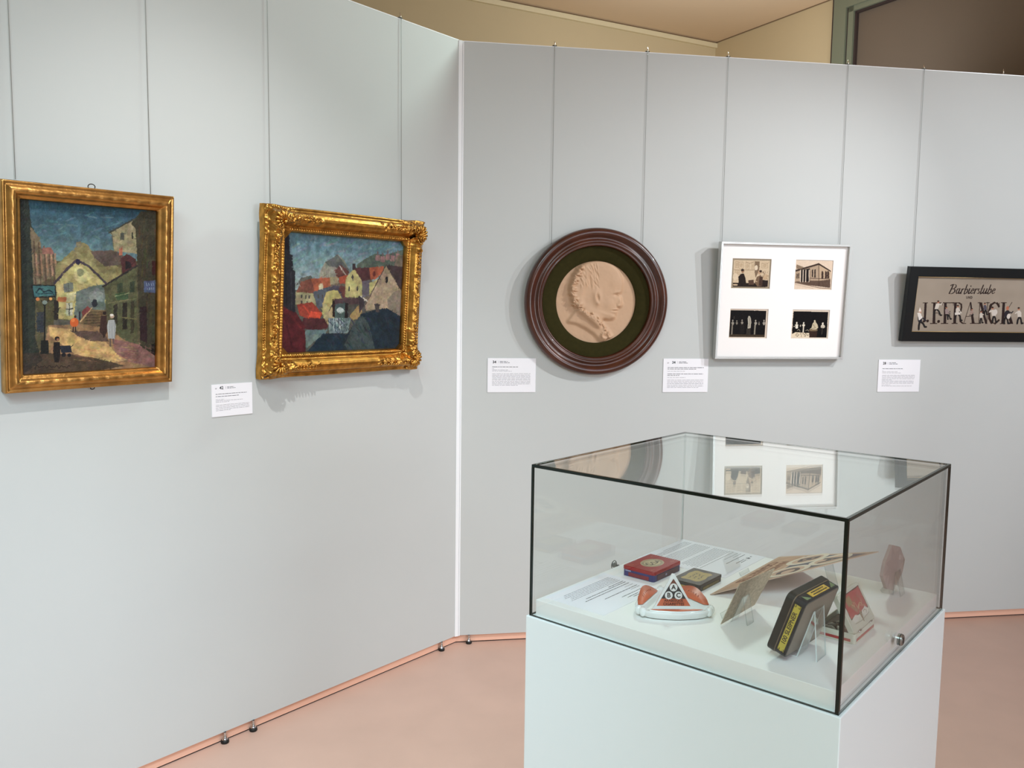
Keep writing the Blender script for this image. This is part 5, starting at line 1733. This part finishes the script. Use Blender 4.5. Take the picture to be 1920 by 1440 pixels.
def easel(u0, u1, line, lab, th=0.0020, edge=M_ACSIDE):
    t = thing('acrylic_easel', lab, 'display stand', case_frame(0, 0, 0.0003), 'clear acrylic easels in the case')
    mb = MB()
    mb.sheet(line, u0, u1, th, M_ACRYL, edge)
    mb.build('bent_sheet', t)


easel(0.098, 0.140, [(0.155, 0.014), (0.152, 0.0005), (0.108, 0.0005), (0.082, 0.086), (0.079, 0.088), (0.072, 0.0)], 'clear folded easel holding up the large 100 Sleipner tin', edge=M_ACEDGE)
easel(0.172, 0.200, [(0.288, 0.010), (0.284, 0.0005), (0.266, 0.0005), (0.246, 0.052), (0.243, 0.053), (0.232, 0.0)], 'clear folded easel behind the small upright grey brown card')
easel(0.545, 0.575, [(0.103, 0.007), (0.099, 0.0005), (0.0785, 0.0005), (0.0765, 0.050), (0.0735, 0.051), (0.062, 0.0)], 'clear folded easel under the pinkish octagonal packet')
easel(0.440, 0.485, [(0.376, 0.008), (0.372, 0.0005), (0.360, 0.0005), (0.190, 0.0635), (0.186, 0.063), (0.168, 0.0)], 'low clear easel beneath the tilted triangular card')

# loose clear plate
t = thing('acrylic_plate', 'small clear house shaped plate standing on the sheet behind the small dark tin', 'plate', case_frame(0, 0.405, 0.0008))
mb = MB()
b2 = MB()
b2.prism([(0.435, 0.0), (0.505, 0.0), (0.505, 0.030), (0.475, 0.042), (0.430, 0.030)], 0, 0.002, M_ACRYL)
mb.v = [(x, -z + 0.3 * y, y) for x, y, z in b2.v]
mb.f, mb.m, mb.mats, mb.sm = b2.f, b2.m, b2.mats, b2.sm
mb.build('plate', t)

# ------------------------------------------------------------------ big triangular card
pA, pB, pC = Vector((0.2795, 0.366, 0.0014)), Vector((0.6400, 0.368, 0.0014)), Vector((0.4610, 0.0875, 0.1115))
xx = (pA - pB).normalized()                       # reading direction, seen from the far side
yy = (pC - (pA + pB) / 2)
yy = (yy - xx * yy.dot(xx)).normalized()
zz = xx.cross(yy)
o_ = CASE + CU * pB.x + CV * pB.y + Z * (ZS + pB.z)


def cvec(q):
    return CU * q.x + CV * q.y + Z * q.z


t = thing('triangular_card', 'large tan triangular card with ringed letters ABC, lying tilted inside the case', 'card', mat4(o_, cvec(xx), cvec(yy), cvec(zz)))
Wt = (pA - pB).length
Ht = (pC - (pA + pB) / 2).dot(yy)
cxx = (pC - pB).dot(xx)
mb = MB()
tri = [(0.0, 0.0), (Wt, 0.0), (cxx, Ht)]
mb.prism(tri, -0.0016, 0.0, mat('card_core', (200, 170, 150), rough=0.8))
card = mb.build('card', t)
cream, slate, copper = mat('ring_cream', (226, 212, 192), rough=0.7), mat('slate_print', (96, 92, 104), rough=0.7, var=0.1, scale=40), mat('copper_print', (196, 156, 126), rough=0.7, var=0.12, scale=30)
brown = mat('brown_print', (140, 96, 70), rough=0.7)


def tri_inset(s, y0=0.0, y1=1.0):
    """slice of the triangle, inset by s at the sides, between the fractions y0 and y1 of its height"""
    c = ((tri[0][0] + tri[1][0] + tri[2][0]) / 3, Ht / 3)
    q = [((x - c[0]) * (1 - s) + c[0], (y - c[1]) * (1 - s) + c[1]) for x, y in tri]
    def at(f):
        return [(q[0][0] + (q[2][0] - q[0][0]) * f, q[0][1] + (q[2][1] - q[0][1]) * f), (q[1][0] + (q[2][0] - q[1][0]) * f, q[1][1] + (q[2][1] - q[1][1]) * f)]
    a0, a1 = at(y0), at(y1)
    return [a0[0], a0[1], a1[1], a1[0]] if y1 < 1 else [a0[0], a0[1], q[2]]


def flat(mb, poly, z, m):
    area = sum(poly[i][0] * poly[(i + 1) % len(poly)][1] - poly[(i + 1) % len(poly)][0] * poly[i][1] for i in range(len(poly)))
    if area < 0:
        poly = poly[::-1]
    mb.add([(x, y, z) for x, y in poly], [tuple(range(len(poly)))], m)


mb = MB()
flat(mb, tri_inset(0.0), 0.00015, mat('card_tan', (214, 184, 158), rough=0.7, var=0.08, scale=25))
flat(mb, tri_inset(0.05), 0.0003, brown)
flat(mb, tri_inset(0.065), 0.00045, mat('card_rose', (208, 174, 150), rough=0.7))
flat(mb, tri_inset(0.12, 0.33, 1.0), 0.0006, slate)
flat(mb, tri_inset(0.12, 0.0, 0.30), 0.0006, copper)
cx0 = cxx
for (x, y), ch in (((cx0, Ht * 0.66), 'A'), ((cx0 - 0.056, Ht * 0.415), 'B'), ((cx0 + 0.056, Ht * 0.415), 'C')):
    r = 0.046 if ch == 'A' else 0.048
    flat(mb, [(x + r * math.cos(q), y + r * math.sin(q)) for q in np.linspace(0, 2 * math.pi, 41)[:-1]], 0.0008, cream)
    flat(mb, [(x + r * 0.74 * math.cos(q), y + r * 0.74 * math.sin(q)) for q in np.linspace(0, 2 * math.pi, 41)[:-1]], 0.0009, MATS['card_rose'])
    add_text(mb, ch, 0.066, mat('letter_dark', (84, 68, 66), rough=0.6), Matrix.Translation((x, y, 0.0010)), offset=0.0022, thick=0.0001)
add_text(mb, 'ARABESQUE', 0.030, MATS['brown_print'], Matrix.Translation((cx0, Ht * 0.205, 0.0008)), offset=0.0010, thick=0.0001)
add_text(mb, 'CIGARETTES', 0.034, MATS['brown_print'], Matrix.Translation((cx0, Ht * 0.09, 0.0008)), offset=0.0012, thick=0.0001)
mb.build('printed_face', card)

# small upright card seen from behind
t = thing('small_card', 'small grey brown card seen from the back, leaning upright in front of the triangular card', 'card', case_frame(0, 0, 0.0008))
b0, b1, b2_, b3 = Vector((0.136, 0.2705, 0.003)), Vector((0.272, 0.2645, 0.006)), Vector((0.277, 0.2280, 0.0885)), Vector((0.142, 0.2380, 0.0885))
mb = MB()
nn = (b1 - b0).cross(b3 - b0).normalized() * 0.0012
mb.add([b0, b1, b2_, b3, b0 + nn, b1 + nn, b2_ + nn, b3 + nn], [(0, 1, 2, 3), (7, 6, 5, 4), (0, 4, 5, 1), (1, 5, 6, 2), (2, 6, 7, 3), (3, 7, 4, 0)], mat('mottled_card', (186, 170, 146), rough=0.75, var=0.22, scale=120, stretch=(1, 1, 2.0)))
mb.build('card', t)
mb = MB()
pm = b1 + (b2_ - b1) * 0.55
mb.tube([b1 + (b2_ - b1) * 0.5 - nn * 1.2, b1 + (b2_ - b1) * 0.85 - nn * 1.2 + Vector((-0.004, 0, 0)), b2_ - nn * 1.2 + Vector((-0.012, 0, -0.002))], 0.0013, mat('dark_tear', (70, 62, 54), rough=0.8), 6)
mb.build('torn_edge', t)

# ------------------------------------------------------------------ porcelain ashtray
AV = [Vector((0.0665, 0.4120, 0)), Vector((0.1640, 0.3030, 0)), Vector((0.2135, 0.4350, 0))]     # left corner, right corner, far corner
cen = (AV[0] + AV[1] + AV[2]) / 3
ex_ = (AV[1] - AV[0]).normalized()
ey_ = Vector((-ex_.y, ex_.x, 0))
R0_ = ((AV[0] - cen).length + (AV[1] - cen).length + (AV[2] - cen).length) / 3 * 0.98
t = thing('ashtray', 'white porcelain ashtray with orange rim and upright ABC triangle, inside the case', 'ashtray',
          mat4(CASE + CU * cen.x + CV * cen.y + Z * (ZS + 0.0004), cvec(ex_), cvec(ey_), Z))
porc = mat('white_porcelain', (240, 242, 240), rough=0.12, coat=0.5)
orange = mat('orange_glaze', (206, 104, 70), rough=0.42, var=0.08, scale=60)


def outline(R_, n=120, p=0.10):
    """rounded triangle with corners at 210, 330 and 90 degrees"""
    pts = []
    for i in range(n):
        a_ = 2 * math.pi * i / n
        k = math.cos(3 * (a_ - math.radians(90)))
        r = R_ * (0.80 + 0.20 * (k * 0.5 + 0.5) ** 1.6 - p * 0.0)
        pts.append((r * math.cos(a_), r * math.sin(a_)))
    return pts


def tri_r(a_, r_in):
    """radius of a triangle of inradius r_in whose corners point to 210, 330 and 90 degrees"""
    d = (a_ - math.radians(90) + math.pi / 3) % (2 * math.pi / 3) - math.pi / 3
    return r_in / max(0.2, math.cos(math.pi / 3 - abs(d)))


n = 120
mb = MB()
O = outline(R0_, n)
rings = []
for f, z in ((0.84, 0.0), (0.93, 0.003), (0.995, 0.0125), (1.0, 0.0150), (0.985, 0.0165), (0.955, 0.0165)):
    rings.append([(x * f, y * f, z) for x, y in O])
well = []
for f, z in ((1.0, 0.0150), (0.93, 0.0065), (0.86, 0.0050), (0.3, 0.0048)):
    rg = []
    for i in range(n):
        a_ = 2 * math.pi * i / n
        rr = math.hypot(*O[i]) * 0.955
        rt = min(rr, tri_r(a_, R0_ * 0.50))
        rg.append((rt * f * math.cos(a_), rt * f * math.sin(a_), z))
    well.append(rg)
R_all = rings + well
vs_ = [p for r in R_all for p in r]
fs = []
for i in range(len(R_all) - 1):
    for j in range(n):
        fs.append((i * n + j, i * n + (j + 1) % n, (i + 1) * n + (j + 1) % n, (i + 1) * n + j))
fs.append(tuple(range(n))[::-1])
fs.append(tuple((len(R_all) - 1) * n + j for j in range(n)))
mb.add(vs_, fs, porc, True)
dish = mb.build('dish', t)
for k in range(3):
    # glazed rim segments, rising towards the outside like the photo's lobes
    mb = MB()
    a0 = math.radians(150 + 120 * k)
    m_ = 26
    inner, outer = [], []
    for i in range(m_ + 1):
        a_ = a0 + math.radians(-46 + 92 * i / m_)
        ro = math.hypot(*O[int(round(a_ / (2 * math.pi) * n)) % n]) * 0.93
        ri = min(ro, tri_r(a_, R0_ * 0.53))
        lift = 0.020 * (1 - ((i / m_ - 0.5) * 2) ** 2) if k != 1 else 0.002
        outer.append((ro * math.cos(a_), ro * math.sin(a_), 0.0170 + lift))
        inner.append((ri * math.cos(a_), ri * math.sin(a_), 0.0172))
    q = len(outer)
    lo = [(x, y, 0.0150) for x, y, z in outer]
    mb.add(outer + inner + lo, [(i, i + 1, q + i + 1, q + i) for i in range(q - 1)], orange, True)
    mb.add(outer + inner + lo, [(i + 1, i, 2 * q + i, 2 * q + i + 1) for i in range(q - 1)], porc, True)
    if k != 1:
        for s in range(7):
            a_ = a0 + math.radians(-22 + 44 * s / 6)
            rm = (math.hypot(*O[int(round(a_ / (2 * math.pi) * n)) % n]) * 0.93 + tri_r(a_, R0_ * 0.53)) / 2
            f_ = 1 - ((s / 6 * 44 - 22) / 46) ** 2
            zc_ = 0.0172 + 0.010 * f_ + 0.0008
            mb.tube([(rm * math.cos(a_ - 0.03), rm * math.sin(a_ - 0.03), zc_ - 0.002), (rm * 1.03 * math.cos(a_), rm * 1.03 * math.sin(a_), zc_ + 0.001), (rm * math.cos(a_ + 0.03), rm * math.sin(a_ + 0.03), zc_ - 0.002)], 0.0007, mat('glaze_lettering', (150, 60, 40), rough=0.4), 5)
    mb.build('rim_segment', dish, label='orange glazed rim segment')
for k in range(3):
    a_ = math.radians(90 + 120 * k)
    mb = MB()
    c_ = (R0_ * 0.95 * math.cos(a_), R0_ * 0.95 * math.sin(a_))
    for s in (-1, 1):
        mb.lathe([(0.0001, 0.0085), (0.004, 0.008), (0.0065, 0.005), (0.0072, 0.0), (0.0060, -0.006), (0.003, -0.009)], porc, 18, (c_[0] - s * 0.0062 * math.sin(a_), c_[1] + s * 0.0062 * math.cos(a_), 0.0125))
    mb.build('cigarette_rest', dish)
# the upright triangle, two printed faces
mb = MB()
Sx, Sy = 0.0425, 0.072
tp = [(-Sx, 0), (Sx, 0), (0.0022, Sy), (-0.0022, Sy)]
b2 = MB()
b2.prism(tp, -0.003, 0.003, porc)
tl = 0.16


def up(p):
    x, y, z = p
    return (x, y * math.sin(tl) - z * math.cos(tl) - 0.020, y * math.cos(tl) + z * math.sin(tl) + 0.0055)


mb.v = [up(p) for p in b2.v]
mb.f, mb.m, mb.mats, mb.sm = b2.f, b2.m, b2.mats, b2.sm
plq = mb.build('triangle_plaque', t)
b2 = MB()
dkg, bl = mat('plaque_dark', (40, 46, 50), rough=0.3), mat('plaque_black', (22, 24, 26), rough=0.3)


def tslice(y0, y1, ins=0.009):
    h_ = lambda y: (Sx - ins) * (1 - (y - 0.0095) / (Sy - 0.0095 - ins * 1.05))
    return [(-h_(y0), y0), (h_(y0), y0), (h_(y1), y1), (-h_(y1), y1)]


flat(b2, tslice(0.0095, 0.0235), 0.00315, orange)
flat(b2, tslice(0.0235, 0.0480), 0.00315, dkg)
flat(b2, tslice(0.0480, 0.0620), 0.00315, mat('plaque_brown', (112, 66, 52), rough=0.3))
for x, y, ch in ((0, 0.0455, 'A'), (-0.0095, 0.0300, 'B'), (0.0095, 0.0300, 'C')):
    flat(b2, [(x + 0.0078 * math.cos(q), y + 0.0078 * math.sin(q)) for q in np.linspace(0, 2 * math.pi, 33)[:-1]], 0.0034, porc)
    add_text(b2, ch, 0.0125, bl, Matrix.Translation((x, y, 0.0036)), offset=0.00035, thick=0.0001)
tx = mat('plaque_lettering', (84, 28, 18), rough=0.4)
add_text(b2, 'ARABESQUE', 0.0068, tx, Matrix.Translation((0, 0.0198, 0.0034)), offset=0.00018, thick=0.0001)
add_text(b2, 'CIGARETTES', 0.0074, tx, Matrix.Translation((0, 0.0130, 0.0034)), offset=0.0002, thick=0.0001)
mb = MB()
mb.v = [up(p) for p in b2.v]
mb.f, mb.m, mb.mats, mb.sm = b2.f, b2.m, b2.mats, b2.sm
mb.build('printed_face', plq, label='printed face with ABC in white circles')

bpy.context.view_layer.update()
